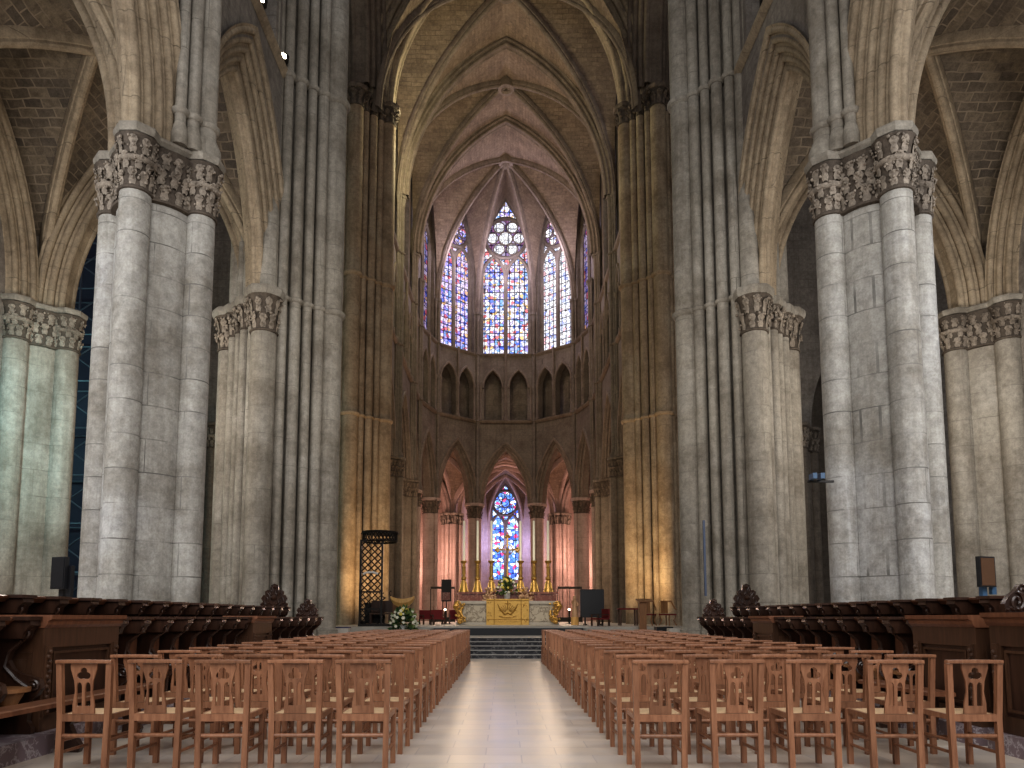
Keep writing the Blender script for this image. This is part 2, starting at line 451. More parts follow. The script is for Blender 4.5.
def cell(mb, K, A, B, spring, h, nt_=9, ns=16, k=.62, us=1.0):
    """one web of a groin vault between ribs K-A and K-B"""
    K = Vector(K); A = Vector(A); B = Vector(B)
    L = (B-A).length
    vs = []; uv = []; fs = []
    for i in range(nt_+1):
        t = i/nt_; arc = 0; pz0 = None
        for j in range(ns+1):
            s = -1 + 2*j/ns
            p = K + t*((A+B)/2 + s*(B-A)/2 - K)
            z = spring + pz(t*abs(s), h, k)
            q = Vector((p.x, p.y, z))
            if pz0 is not None: arc += (q-pz0).length
            pz0 = q
            vs.append(q); uv.append((t*((A+B)/2-K).length*us, arc*us))
        mid = uv[i*(ns+1) + ns//2][1]
        for j in range(ns+1):
            u, v = uv[i*(ns+1)+j]; uv[i*(ns+1)+j] = (u, v-mid+50)
    for i in range(nt_):
        for j in range(ns):
            fs.append((i*(ns+1)+j, (i+1)*(ns+1)+j, (i+1)*(ns+1)+j+1, i*(ns+1)+j+1))
    mb.add(vs, fs, uv)
def rib(mb, K, A, spring, h, q=.2, depth=.34, n=18, k=.62):
    K = Vector(K); A = Vector(A)
    d = (A-K).normalized(); lat = Vector((-d.y, d.x, 0))
    path = []
    for i in range(n+1):
        t = i/n; t = 1-(1-t)**1.6
        p = K + t*(A-K); path.append(Vector((p.x, p.y, spring + pz(t, h, k))))
    prof = [(-q, .1), (-q, -.05), (-q*.8, -depth*.45), (-q*.55, -depth*.5)] + [(q*.62*sin(a), -depth*.6 - q*.62*cos(a)) for a in [(-PI*.6 + PI*1.2*i/6) for i in range(7)]] + [(q*.55, -depth*.5), (q*.8, -depth*.45), (q, -.05), (q, .1)]
    m = len(prof); vs = []; fs = []
    for i, p in enumerate(path):
        t = (path[min(i+1, n)] - path[max(i-1, 0)]).normalized()
        nn = lat.cross(t)
        if nn.z < 0 and abs(nn.z) > 1e-3: nn = -nn
        elif abs(nn.z) <= 1e-3: nn = Vector((d.x, d.y, 0))
        for a, b in prof: vs.append(p + lat*a + nn*b)
    for i in range(n):
        for j in range(m-1): fs.append((i*m+j, i*m+j+1, (i+1)*m+j+1, (i+1)*m+j))
    mb.add(vs, fs)

# ------------------------------------------------------------------ capitals and piers
def leaf(mb, p, out, h, w, sc_=1.0):
    lat = Vector((-out.y, out.x, 0))
    vs = []; fs = []
    tab = [(0, 0, .5), (.3, .05, .8), (.55, .12, .55), (.78, .24, 1.0), (.95, .36, .75), (.92, .44, .45), (.78, .42, .12)]
    for (zz, oo, ww) in tab:
        for k, lx in enumerate((-1, -.5, 0, .5, 1)):
            bulge = .05*(1-abs(lx)) - (.05 if abs(lx) == 1 else 0)
            zj = -.06*(abs(lx) == 1)
            vs.append(p + out*((oo+bulge)*h*.55*sc_) + lat*(lx*ww*w/2) + Vector((0, 0, (zz+zj)*h)))
    for i in range(len(tab)-1):
        for k in range(4): fs.append((i*5+k, i*5+k+1, (i+1)*5+k+1, (i+1)*5+k))
    mb.add(vs, fs)
def foliage_capital(mb, x, y, r, z0, z1, n, flare=1.4, rows=2, a0=0, a1=2*PI, nl=20):
    H = z1-z0
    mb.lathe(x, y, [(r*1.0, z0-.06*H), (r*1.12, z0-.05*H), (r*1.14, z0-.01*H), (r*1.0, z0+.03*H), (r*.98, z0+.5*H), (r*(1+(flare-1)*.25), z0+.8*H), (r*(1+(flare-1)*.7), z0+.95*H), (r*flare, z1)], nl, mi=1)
    for row in range(rows):
        zb = z0 + H*(.03 + row*.92/rows); hh = H*.95/rows
        for k in range(n):
            a = a0 + (a1-a0)*(k + (.5 if row % 2 else 0) + random.uniform(-.14, .14))/n
            o = Vector((cos(a), sin(a), 0))
            rr = r*(1.0 + (flare-1)*.16*row)
            big = min(1.15, r*1.4+.45)
            hj = hh*random.uniform(.82, 1.08)
            leaf(mb, Vector((x, y, zb)) + o*rr, o, hj, 2*PI*r/n*.86*(a1-a0)/(2*PI), random.uniform(.8, 1.3)*big)
            # curled lobes
            lat = Vector((-o.y, o.x, 0))
            for q_ in range(5 if hh > .3 else 2):
                u = random.uniform(-.5, .5); v = random.uniform(.25, 1.0)
                p = Vector((x, y, zb + hj*v)) + o*(rr + hj*(.06 + .24*v*v)*big) + lat*(u*2*PI*r/n)
                mb.ico(p, hh*random.uniform(.05, .115), sz=random.uniform(.7, 1.3))
def ring_prof(r, z, q=.07):
    return [(r, z-q*1.5), (r+q*.6, z-q*1.2), (r+q*1.1, z-q*.3), (r+q*1.1, z+q*.3), (r+q*.5, z+q*.8), (r, z+q)]
def base_prof(r, z0):
    return [(r*1.55, z0), (r*1.55, z0+.35), (r*1.45, z0+.42), (r*1.4, z0+.55), (r*1.22, z0+.62), (r*1.16, z0+.72), (r*1.2, z0+.8), (r, z0+.88)]
CAP, TRI, TRT, SPR, APX = 10.7, 17.7, 23.5, 27.2, 37.7
SH = APX - SPR
AXB = 54.0     # centre of the hemicycle

def octa(mb, x, y, r, z0, z1, rot=PI/8):
    H = z1-z0
    mb.lathe(x, y, [(r*.93, z0), (r*.97, z0+.25*H), (r, z0+.45*H), (r, z0+.8*H), (r*.97, z1)], 8, rot=rot)

def round_pier(label, x, y, mat, mcap, z0=0, core=.76, dist=.90, rc=.29, cap_h=1.25, name='compound_pier', upper=None, group=None, side=-1):
    t = thing(name, label, 'pillar', (x, y, z0), group)
    mb = MB(); mb.lathe(x, y, [(core, z0), (core, CAP-cap_h)], 32); pc = obj('pier_core', mb, mat, t)
    mb = MB(); mb.lathe(x, y, base_prof(core, z0), 32); obj('base_moulding', mb, mat, pc)
    for k in range(4):
        a = k*PI/2
        cx, cy = x + dist*cos(a), y + dist*sin(a)
        mb = MB(); mb.lathe(cx, cy, [(rc, z0), (rc, CAP-cap_h)], 20); so = obj('shaft', mb, mat, t)
        mb = MB(); mb.lathe(cx, cy, base_prof(rc, z0), 20); obj('base_moulding', mb, mat, so)
    mb = MB()
    foliage_capital(mb, x, y, core, CAP-cap_h, CAP-.2, 20, 1.2, 3, nl=32)
    for k in range(4):
        a = k*PI/2
        foliage_capital(mb, x+dist*cos(a), y+dist*sin(a), rc, CAP-cap_h*.98, CAP-.2, 9, 1.45, 3)
        mb.lathe(x+dist*cos(a), y+dist*sin(a), ring_prof(rc*1.12, CAP-cap_h*.52, .05), 20)
    obj('capital', mb, [mcap, M['bellshade']], t)
    mb = MB()
    octa(mb, x, y, core*1.28, CAP-.16, CAP)
    for k in range(4): octa(mb, x+dist*cos(k*PI/2), y+dist*sin(k*PI/2), rc*1.55, CAP-.161-.001*k, CAP+.003*(k+1))
    obj('abacus', mb, M['pier2'] if mat is M['pier'] else mat, t)
    if upper:
        # respond shafts that rise from the abacus up the nave wall
        for (dx, dy, r) in upper:
            mb = MB()
            z1 = 30
            mb.lathe(x+dx, y+dy, [(r*1.5, CAP), (r*1.5, CAP+.25), (r*1.2, CAP+.4), (r, CAP+.5)] + ring_prof(r, CAP+.75, .06) + [(r, CAP+.9)] + ring_prof(r, TRI, .12) + [(r, z1)], 14)
            obj('respond_shaft', mb, M['pier2'], t)
    return t

def crossing_pier(label, x, y, inner, mats, low, top, z0=0, D=1.55, R=.36, nsm=4, r=.155, group=None, rz=0):
    """diamond core with a column at each point and slim shafts along its faces"""
    mat, mcap = mats
    t = thing('crossing_pier', label, 'pillar', (x, y, z0), group)
    mb = MB(); k = D-.12
    mb.lathe(x, y, [(k, z0), (k, top)], 4, rot=0); obj('pier_core', mb, mat, t, smooth=0)
    capmb = MB(); ab = MB(); hmb = MB()
    dirs = {'E': (0, 1), 'W': (0, -1), 'I': (inner, 0), 'O': (-inner, 0)}
    def shaft(cx, cy, rr, is_low, big):
        mb = MB()
        if is_low:
            ch = 1.25 if big else .95
            mb.lathe(cx, cy, base_prof(rr, z0) + [(rr, CAP-ch)], 18 if big else 12)
            foliage_capital(capmb, cx, cy, rr, CAP-ch, CAP-.25, 9 if big else 6, 1.45 if big else 1.7, 2 if big else 1)
            octa(ab, cx, cy, rr*1.65 if big else rr*2.0, CAP-.25, CAP + random.uniform(0, .01))
            ru = rr*.8
            if big or True:
                mb2 = MB(); mb2.lathe(cx + (x-cx)*.12, cy + (y-cy)*.12, [(ru, CAP), (ru, top)], 12)
                obj('upper_shaft', mb2, mat, t)
        else:
            q = .085 if big else .06
            prof = base_prof(rr, z0) + ring_prof(rr, CAP-.05+rz, q) + ring_prof(rr, TRI+rz*1.2, q*1.1)
            mb.lathe(cx, cy, prof + [(rr, top-1.0)], 20 if big else 12)
            foliage_capital(hmb, cx, cy, rr, top-1.0, top-.22, 8 if big else 5, 1.4, 1)
            octa(hmb, cx, cy, rr*1.7, top-.22, top + random.uniform(0, .01))
        obj('column' if big else 'shaft', mb, mat, t)
    for kk, (dx, dy) in dirs.items():
        shaft(x+dx*D, y+dy*D, R, kk in low, True)
    for a in ('W', 'E'):
        for b in ('I', 'O'):
            ax, ay = dirs[a]; bx, by = dirs[b]
            nx, ny = (ax+bx)/sqrt(2), (ay+by)/sqrt(2)
            for i in range(nsm):
                f = (i+1)/(nsm+1)
                f = .5 + (f-.5)*.92
                push = .12 + .05*sin(PI*f)
                px_ = x + D*(ax*(1-f) + bx*f) + nx*push - nx*.05
                py_ = y + D*(ay*(1-f) + by*f) + ny*push - ny*.05
                is_low = (a+b) in low
                shaft(px_, py_, r*(1.15 if i % 2 else .95), is_low, False)
    obj('capital', capmb, [mcap, M['bellshade']], t); obj('abacus', ab, mat, t)
    obj('upper_capital', hmb, [mcap, M['bellshade']], t)
    return t

PX = 7.25
# nearest piers and nave walls
for sd, nm in ((-1, 'left'), (1, 'right')):
    xi = -sd      # direction to the axis
    up = [(xi*.94, 0, .21), (xi*.80, -.32, .13), (xi*.80, .32, .13), (xi*.64, -.54, .11), (xi*.64, .54, .11)]
    round_pier('big pale stone pier nearest the camera on the %s, carved leaf capital' % nm, -7.38 if sd < 0 else 7.54, 14.4, M['pier'], M['carved'], upper=up)
    round_pier('outer aisle pier at the %s edge of the photo' % nm + (', tinted green' if sd < 0 else ', in grey stone'), -14.78 if sd < 0 else 14.95, 22.0, M['pier2'], M['carved'], core=.82, dist=.95, rc=.34)
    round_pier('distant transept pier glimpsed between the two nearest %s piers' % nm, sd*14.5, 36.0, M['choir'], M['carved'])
    crossing_pier('clustered-shaft crossing pier second from the camera on the %s' % nm, sd*7.15, 22.0, xi, (M['pier2'], M['carved']), {'W', 'O', 'WO'}, 28.4)
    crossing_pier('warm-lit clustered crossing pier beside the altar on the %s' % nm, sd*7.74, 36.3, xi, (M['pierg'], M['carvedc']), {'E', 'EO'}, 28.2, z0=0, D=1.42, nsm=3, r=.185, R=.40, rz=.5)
    m2 = MB(); arch_sweep(m2, Fr((sd*7.5, 29.15), (0, 1)), 5.4, SH-.4, SPR+1.2, orders(5, .34, .42, .24, .15), 20)
    struct(obj('trim_crossing_arch_' + nm, m2, M['archc']))

NWT = .52; NWX = 7.42
ARC = orders(5, .21, .14, .12, .085)
ARCS = orders(3, .26, .30, .16, .11)
def nave_wall(sd, nm):
    NWX = 7.40 if sd < 0 else 7.52
    mb = MB(); kids = []
    bays = [(14.4-7.6, 14.4, 10.6, 2.55), (14.4, 22.0, 18.0, 2.40)]
    strg = MB(); tri = []
    arches = []
    for (y0, y1, yc, a) in bays:
        fr = Fr((sd*NWX, 0), (0, 1), flip=(sd > 0))    # n -> towards axis
        if fr.n.x*(-sd) < 0: fr.n = -fr.n
        h = 4.95
        arch_band(mb, fr, y0, y1, CAP+.02, TRI, a+.9, CAP+.02, h+.8, -NWT, NWT, 12, c=yc)
        am = MB(); arch_sweep(am, Fr((sd*NWX, yc), (0, 1)), a, h, CAP, ARC, 16); arches.append(am)
        # triforium
        n = 4; L = (y1-y0)
        for i in range(n):
            s0 = y0 + L*i/n; s1 = y0 + L*(i+1)/n
            arch_band(mb, fr, s0, s1, TRI, TRT, L/n/2-.28, 20.6, 1.7, .1, NWT, 8)
            tri.append((sd*(NWX-NWT+.10), s0 + .02)) if i else None
        slab(mb, fr, y0, y1, -1.3, -1.0, TRI, TRT)
        slab(mb, fr, y0, y1, -1.3, NWT, TRI-.2, TRI-.01)
        slab(mb, fr, y0, y1, -NWT*.5, NWT, TRT, TRT+1.0)
        string(strg, fr, y0 + .7, y1-1.2, NWT, TRI, .16)
        string(strg, fr, y0 + .9, y1-1.5, NWT, TRT, .2)
    w = struct(obj('wall_nave_' + nm, mb, M['wall'], smooth=0))
    obj('string_course', strg, M['arch'], w)
    for am in arches: obj('arch_moulding', am, M['arch'], w)
    for (cx, cy) in tri:
        m2 = MB(); m2.lathe(cx, cy, [(.2, TRI+.15), (.2, TRI+.3), (.12, TRI+.4), (.12, 20.2), (.2, 20.55), (.22, 20.7)], 10)
        obj('triforium_colonnette', m2, M['pier2'], w)
    return w
nave_wall(-1, 'left'); nave_wall(1, 'right')

def groin_bay(name, x0, x1, y0, y1, spring, h, mweb, mrib, q=.2, key=None, parent=None, us=1.0, k=.62):
    K = Vector(((x0+x1)/2, (y0+y1)/2, 0))
    co = [Vector((x0, y0, 0)), Vector((x1, y0, 0)), Vector((x1, y1, 0)), Vector((x0, y1, 0))]
    mb = MB()
    for i in range(4): cell(mb, K, co[i], co[(i+1) % 4], spring, h, us=us, k=k)
    c = obj(name, mb, mweb, smooth=60)
    struct(c)
    for p in co:
        m2 = MB(); rib(m2, K, p, spring, h, q, k=k); obj('rib', m2, mrib, c)
    if key:
        m2 = MB()
        R = key
        m2.lathe(K.x, K.y, [(R*.42, spring+h+.1), (R*.42, spring+h-.5), (R*.6, spring+h-.62), (R*.9, spring+h-.6), (R, spring+h-.4), (R, spring+h)], 20)
        obj('keystone', m2, mrib, c)
    return c
# aisle vaults, aisle transverse arches and outer walls
AH = 5.9
for sd, nm in ((-1, 'left'), (1, 'right')):
    xo = -14.78 if sd < 0 else 14.95
    ceil = None
    for (y0, y1) in ((6.8, 14.4), (14.4, 22.0)):
        ceil = groin_bay('ceiling_aisle_' + nm, *sorted((sd*7.6, xo)), y0, y1, CAP, AH, M['vaultA'], M['arch'], .19)
    xm = (sd*7.4 + xo)/2; hw = abs(sd*7.4 - xo)/2
    for yy in (14.4, 22.0):
        m2 = MB(); arch_sweep(m2, Fr((xm, yy), (1, 0)), hw-.95, AH-.35, CAP, ARCS, 16)
        obj('transverse_arch', m2, M['arch'], ceil)
    # wall over the transept end of the aisle
    mb = MB(); fr = Fr((0, 22.0), (1, 0)); lo, hi = sorted((sd*7.4, xo + sd*.8))
    arch_band(mb, fr, lo, hi, CAP, 26, hw-.3, CAP, AH+.1, -.45, .5, 12, c=xm)
    struct(obj('wall_transept_west_' + nm, mb, M['wall'], smooth=0))
    # outer aisle wall with window arches
    mb = MB(); fr = Fr((xo + sd*.7, 0), (0, 1))
    for (y0, y1) in ((-1, 6.8), (6.8, 14.4), (14.4, 22.0)):
        arch_band(mb, fr, y0, y1, 3.2, 17, 1.9, 10.6, 4.6, -.5, .5, 10)
        slab(mb, fr, y0, y1, -.5, .5, 0, 3.2)
    ow = struct(obj('wall_aisle_' + nm, mb, M['wall'], smooth=0))
    for yc in (10.6, 18.2):
        m2 = MB(); arch_sweep(m2, Fr((xo + sd*.1, yc), (0, 1)), 2.5, 5.2, CAP, orders(3, .2, .2, .14, .09), 14); obj('window_arch', m2, M['arch'], ow)

# ------------------------------------------------------------------ choir and apse
win_no = [0]
def window(fr, c, a, zb, spring, h, w, mats, rose=True):
    """two lancets under a six-foil rose"""
    win_no[0] += 1
    gl, gr, gw = mats
    out = arch_pts(a, h, spring, 10)
    pane = MB(); poly = [(c-a, zb)] + [(c+s, z) for s, z in out] + [(c+a, zb)]
    pane.add([fr(s, w-.05, z) for s, z in poly], [tuple(range(len(poly)))], [(s-c+7, z) for s, z in poly])
    root = obj('window_%d' % win_no[0], pane, gl, smooth=0); struct(root)
    tr = MB()
    def tb(pts, r, closed=False): tr.tube([fr(c+s, w, z) for s, z in pts], r, 6, closed=closed)
    la = a/2; ls = spring - a*.35; lh = la*1.7
    rz = spring + h*.40; rr = a*.86
    ls = rz - rr - lh*.95
    tb([(-a, zb)] + out + [(a, zb)], .23)
    tb([(0, zb), (0, ls+lh*.6)], .2)
    for cc in (-la, la): tb([(cc+s, z) for s, z in arch_pts(la-.06, lh, ls, 8)], .17)
    if rose:
        circ = lambda cx, cz, r, n=24: [(cx + r*cos(2*PI*i/n), cz + r*sin(2*PI*i/n)) for i in range(n)]
        tb(circ(0, rz, rr), .18, True)
        disc = MB(); pts = circ(0, rz, rr, 28)
        disc.add([fr(c+s, w-.03, z) for s, z in pts], [tuple(range(28))], [(s+3, z) for s, z in pts]); obj('rose_glass', disc, gr, root, smooth=0)
        for i in range(6):
            an = i*PI/3
            fx, fz, fr_ = rr*.63*cos(an), rz + rr*.63*sin(an), rr*.27
            pts = circ(fx, fz, fr_, 16)
            tb(pts, .055, True)
            d2 = MB(); d2.add([fr(c+s, w-.01, z) for s, z in pts], [tuple(range(16))], [(s+3, z) for s, z in pts]); obj('foil_glass', d2, gw, root, smooth=0)
        pts = circ(0, rz, rr*.33, 16); tb(pts, .05, True)
        d2 = MB(); d2.add([fr(c+s, w-.012, z) for s, z in pts], [tuple(range(16))], [(s+3, z) for s, z in pts]); obj('foil_glass', d2, gw, root, smooth=0)
    obj('tracery', tr, M['choir'], root)
    return root

FL = .88   # chancel floor level
def choir_seg(wallmb, strmb, A, B, mats, ntri, arch_a, kids, interior, th=.55, winw=2.0):
    A = Vector(A); B = Vector(B); d = (B-A); L = d.length
    fr = Fr((A+B)/2, d)
    if (Vector(interior) - fr.O).dot(fr.n) < 0: fr.n = -fr.n
    h = arch_a*1.75 if arch_a < 2 else arch_a*1.9
    h = 4.5
    arch_band(wallmb, fr, -L/2, L/2, CAP-.1, TRI, arch_a+.42, CAP, h+.45, -th, th, 10)
    am = MB(); arch_sweep(am, fr, arch_a, h, CAP, orders(2, .24, .30, .18, .10), 12, stilt=0); kids.append(('arch_moulding', am))
    hm = MB(); arch_sweep(hm, fr, arch_a+.55, h+.55, CAP, [(0, th), (.0, th+.1), (.16, th+.12), (.2, th)], 12); kids.append(('hood_mould', hm))
    sub = (L-.9)/ntri
    slab(wallmb, fr, -L/2, -L/2+.45, -.05, th, TRI, TRT); slab(wallmb, fr, L/2-.45, L/2, -.05, th, TRI, TRT)
    for i in range(ntri):
        s0 = -L/2+.45 + sub*i
        arch_band(wallmb, fr, s0, s0+sub, TRI, TRT, min(.74, sub/2-.16), 20.6, 1.5, -.05, th, 8)
        tm = MB(); arch_sweep(tm, Fr(fr(s0+sub/2, 0, 0)[:2], fr.d, flip=False), min(.74, sub/2-.16)+.02, 1.5, 20.6, [(-.02, th+.01), (.04, th+.1), (.16, th+.1), (.2, th)] if (Vector(fr.n)-Vector(Fr((0, 0), fr.d).n)).length < 1e-4 else [(-.02, -th-.01), (.04, -th-.1), (.16, -th-.1), (.2, -th)], 8)
        kids.append(('hood_mould', tm))
        for ss in (s0+.06, s0+sub-.06):
            cm = MB(); p = fr(ss, th+.03, 0); cm.lathe(p[0], p[1], [(.15, TRI+.1), (.15, TRI+.3), (.085, TRI+.4), (.085, 20.35), (.15, 20.6), (.16, 20.75)], 8); kids.append(('colonnette', cm))
    slab(wallmb, fr, -L/2, L/2, -1.05, -.85, TRI, TRT)
    slab(wallmb, fr, -L/2, L/2, -1.05, th, TRI-.25, TRI-.005)
    p = fr(0, th+.1, 0); cm = MB(); cm.cyl(p[0], p[1], .09, TRI, TRT+.2, 8); kids.append(('colonnette', cm))
    string(strmb, fr, -L/2, L/2, th, TRI, .17); string(strmb, fr, -L/2, L/2, th, TRT, .17)
    arch_band(wallmb, fr, -L/2, L/2, TRT+.02, APX+.9, winw, 31.9, 6.1, -.4, .4, 12)
    slab(wallmb, fr, -L/2, L/2, -.5, th, TRT-.15, TRT+.0)
    window(fr, 0, winw, TRT+.3, 31.9, 6.0, -.1, mats)
    return fr

HR = 7.2
angs = [-90, -58, -21.5, 21.5, 58, 90]
hp = [(HR*sin(math.radians(a)), AXB + HR*cos(math.radians(a))) for a in angs]
wmb = MB(); smb = MB(); kids = []
M['glassE'] = glass('stained_glass_edge', pale_pal, 2.9, .55, tint=(.85, .7, .95))
gm = [(M['glassE'], M['glassP'], M['glassL']), (M['glassL'], M['glassP'], M['glassL']), (M['glassC'], M['glassP'], M['glassW']), (M['glassR'], M['glassP'], M['glassR']), (M['glassE'], M['glassP'], M['glassE'])]
for i in range(5):
    L = (Vector(hp[i+1])-Vector(hp[i])).length
    choir_seg(wmb, smb, hp[i], hp[i+1], gm[i], 2, L/2-.80, kids, (0, AXB), winw=L/2-.52)
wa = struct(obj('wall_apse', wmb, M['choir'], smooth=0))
obj('string_course', smb, M['archc'], wa)
for nm, k_ in kids: obj(nm, k_, M['archc'], wa)
CY = [36.3, 42.8, 50.0, AXB]
for sd, nm in ((-1, 'left'), (1, 'right')):
    wmb = MB(); smb = MB(); kids = []
    for y0, y1 in zip(CY[:-1], CY[1:]):
        L = y1-y0
        choir_seg(wmb, smb, (sd*PX, y0), (sd*PX, y1), (M['glassL'] if sd < 0 else M['glassR'], M['glassP'], M['glassW']), 4 if L > 5 else 2, min(2.2, L/2-.9), kids, (0, 45), winw=min(2.3, L/2-.5))
    wa = struct(obj('wall_choir_' + nm, wmb, M['choir'], smooth=0))
    obj('string_course', smb, M['archc'], wa)
    for n_, k_ in kids: obj(n_, k_, M['archc'], wa)

def respond(t, x, y, dx, dy, z0, z1, mat, sizes=((0, .17), (.3, .1), (-.3, .1), (.52, .08), (-.52, .08))):
    """bundle of wall shafts, (dx,dy) pointing to the interior"""
    for (o, r) in sizes:
        cx, cy = x + dx*(0 - abs(o)*.35) - dy*o, y + dy*(0 - abs(o)*.35) + dx*o
        mb = MB()
        mb.lathe(cx, cy, [(r*1.5, z0), (r*1.5, z0+.25), (r, z0+.4)] + ring_prof(r, TRI, .07) + ring_prof(r, TRT, .07) + [(r, z1-.8), (r*1.15, z1-.75), (r*1.05, z1-.7), (r*1.5, z1-.2), (r*1.75, z1-.2), (r*1.75, z1)], 10)
        obj('respond_shaft', mb, mat, t)
ORD = ['first', 'second', 'third']
for sd, nm in ((-1, 'left'), (1, 'right')):
    for i, yy in enumerate((42.8, 50.0)):
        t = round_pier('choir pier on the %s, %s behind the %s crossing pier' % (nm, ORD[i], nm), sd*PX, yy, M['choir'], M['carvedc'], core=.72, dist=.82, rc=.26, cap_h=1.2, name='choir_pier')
        respond(t, sd*(PX-.78), yy, -sd, 0, CAP, SPR, M['choir'])
lab = {-90: 'far left at the mouth of the apse', -58: 'left of the apse, next to the nearer choir wall', -21.5: 'just left of the blue chapel window', 21.5: 'just right of the blue chapel window', 58: 'right of the apse, next to the nearer choir wall', 90: 'far right at the mouth of the apse'}
for a, (x, y) in zip(angs, hp):
    ux, uy = -sin(math.radians(a)), -cos(math.radians(a))
    t = thing('apse_column', 'round apse column with leafy capital, ' + lab[a], 'column', (x, y, FL))
    rr = .56
    mb = MB(); mb.lathe(x, y, base_prof(rr, FL) + [(rr, CAP-1.2)], 22); obj('column_shaft', mb, M['chapel'], t)
    mb = MB(); cx, cy = x+ux*.62, y+uy*.62; mb.lathe(cx, cy, base_prof(.15, FL) + [(.15, CAP-1.1)], 10); obj('front_shaft', mb, M['chapel'], t)
    mb = MB(); foliage_capital(mb, x, y, rr, CAP-1.2, CAP-.25, 12, 1.4, 2, nl=22); foliage_capital(mb, cx, cy, .15, CAP-1.2, CAP-.25, 5, 1.5, 1); obj('capital', mb, [M['carvedc'], M['bellshade']], t)
    mb = MB(); octa(mb, x, y, rr*1.62, CAP-.25, CAP); octa(mb, cx, cy, .32, CAP-.251, CAP-.004); obj('abacus', mb, M['chapel'], t)
    respond(t, x+ux*.70, y+uy*.70, ux, uy, CAP, SPR, M['choir'], ((0, .15), (.26, .09), (-.26, .09)))

# choir vaults
hx = 6.75
for (y0, y1) in ((34.9, 42.8), (42.8, 50.0)):
    ceil = groin_bay('ceiling_choir', -hx, hx, y0, y1, SPR, SH, M['vaultC'], M['archc'], .24, key=.62)
for yy, pr, aa, m_ in ((36.3, orders(5, .30, .36, .24, .14), 6.0, M['arch']), (42.8, orders(3, .22, .22, .13, .10), 6.05, M['archc']), (50.0, orders(3, .22, .22, .13, .10), 6.05, M['archc'])):
    m2 = MB(); arch_sweep(m2, Fr((0, yy), (1, 0)), aa, SH-(.9 if yy < 40 else .45), SPR+(.9 if yy < 40 else 0), pr, 22); obj('transverse_arch', m2, m_, ceil)
# apse vault
KA = Vector((0, AXB+.7, 0))
mb = MB(); pr_ = [Vector((x*.93, AXB + (y-AXB)*.93, 0)) for x, y in hp]
pr_ = [Vector((-hx, 50.0, 0))] + pr_[1:5] + [Vector((hx, 50.0, 0))]
for i in range(5): cell(mb, KA, pr_[i], pr_[i+1], SPR, SH, nt_=12, ns=24, k=.50)
cell(mb, KA, pr_[5], pr_[0], SPR, SH, k=.50)
ca = struct(obj('ceiling_apse', mb, M['vaultC'], smooth=60))
for p in pr_:
    m2 = MB(); rib(m2, KA, p, SPR, SH, .2, k=.50); obj('rib', m2, M['archc'], ca)
m2 = MB(); R = .62; m2.lathe(KA.x, KA.y, [(R*.42, APX+.1), (R*.42, APX-.5), (R*.6, APX-.62), (R*.9, APX-.6), (R, APX-.4), (R, APX)], 20); obj('keystone', m2, M['archc'], ca)

# ambulatory and chapels
OR_ = 13.6
oa = [-90, -58, -21.5, 21.5, 58, 90]
op = [Vector((OR_*sin(math.radians(a)), AXB + OR_*cos(math.radians(a)), 0)) for a in oa]
ip = [Vector((x, y, 0)) for x, y in hp]
mb = MB(); ribs = []
for i in range(5):
    q = [ip[i], ip[i+1], op[i+1], op[i]]
    K = (q[0]+q[1]+q[2]+q[3])/4
    for j in range(4): cell(mb, K, q[j], q[(j+1) % 4], CAP, 5.0, 6, 12)
    for p in q:
        m2 = MB(); rib(m2, K, p, CAP, 5.0, .17, n=12); ribs.append(m2)
ca = struct(obj('ceiling_ambulatory', mb, M['vaultC'], smooth=60))
for m2 in ribs: obj('rib', m2, M['chapel'], ca)
olab = ['far left', 'behind the left apse arch', 'left of the blue chapel window', 'right of the blue chapel window', 'behind the right apse arch', 'far right']
for p, ll, a in zip(op, olab, oa):
    t = thing('chapel_pier', 'rosy chapel pier behind the apse, ' + ll, 'pillar', (p.x, p.y, 0))
    mb = MB(); mb.lathe(p.x, p.y, [(.8, 0), (.8, CAP-1.0)], 8); obj('pier_core', mb, M['chapel'], t, smooth=0)
    cm = MB()
    for k in range(8):
        an = 2*PI*k/8 + math.radians(-a)
        cx, cy = p.x + .85*cos(an), p.y + .85*sin(an)
        m2 = MB(); m2.lathe(cx, cy, base_prof(.17, 0) + [(.17, CAP-1.0)], 10); obj('shaft', m2, M['chapel'], t)
        foliage_capital(cm, cx, cy, .17, CAP-1.0, CAP-.2, 5, 1.6, 1); octa(cm, cx, cy, .34, CAP-.2, CAP)
    obj('capital', cm, [M['carved'], M['bellshade']], t)
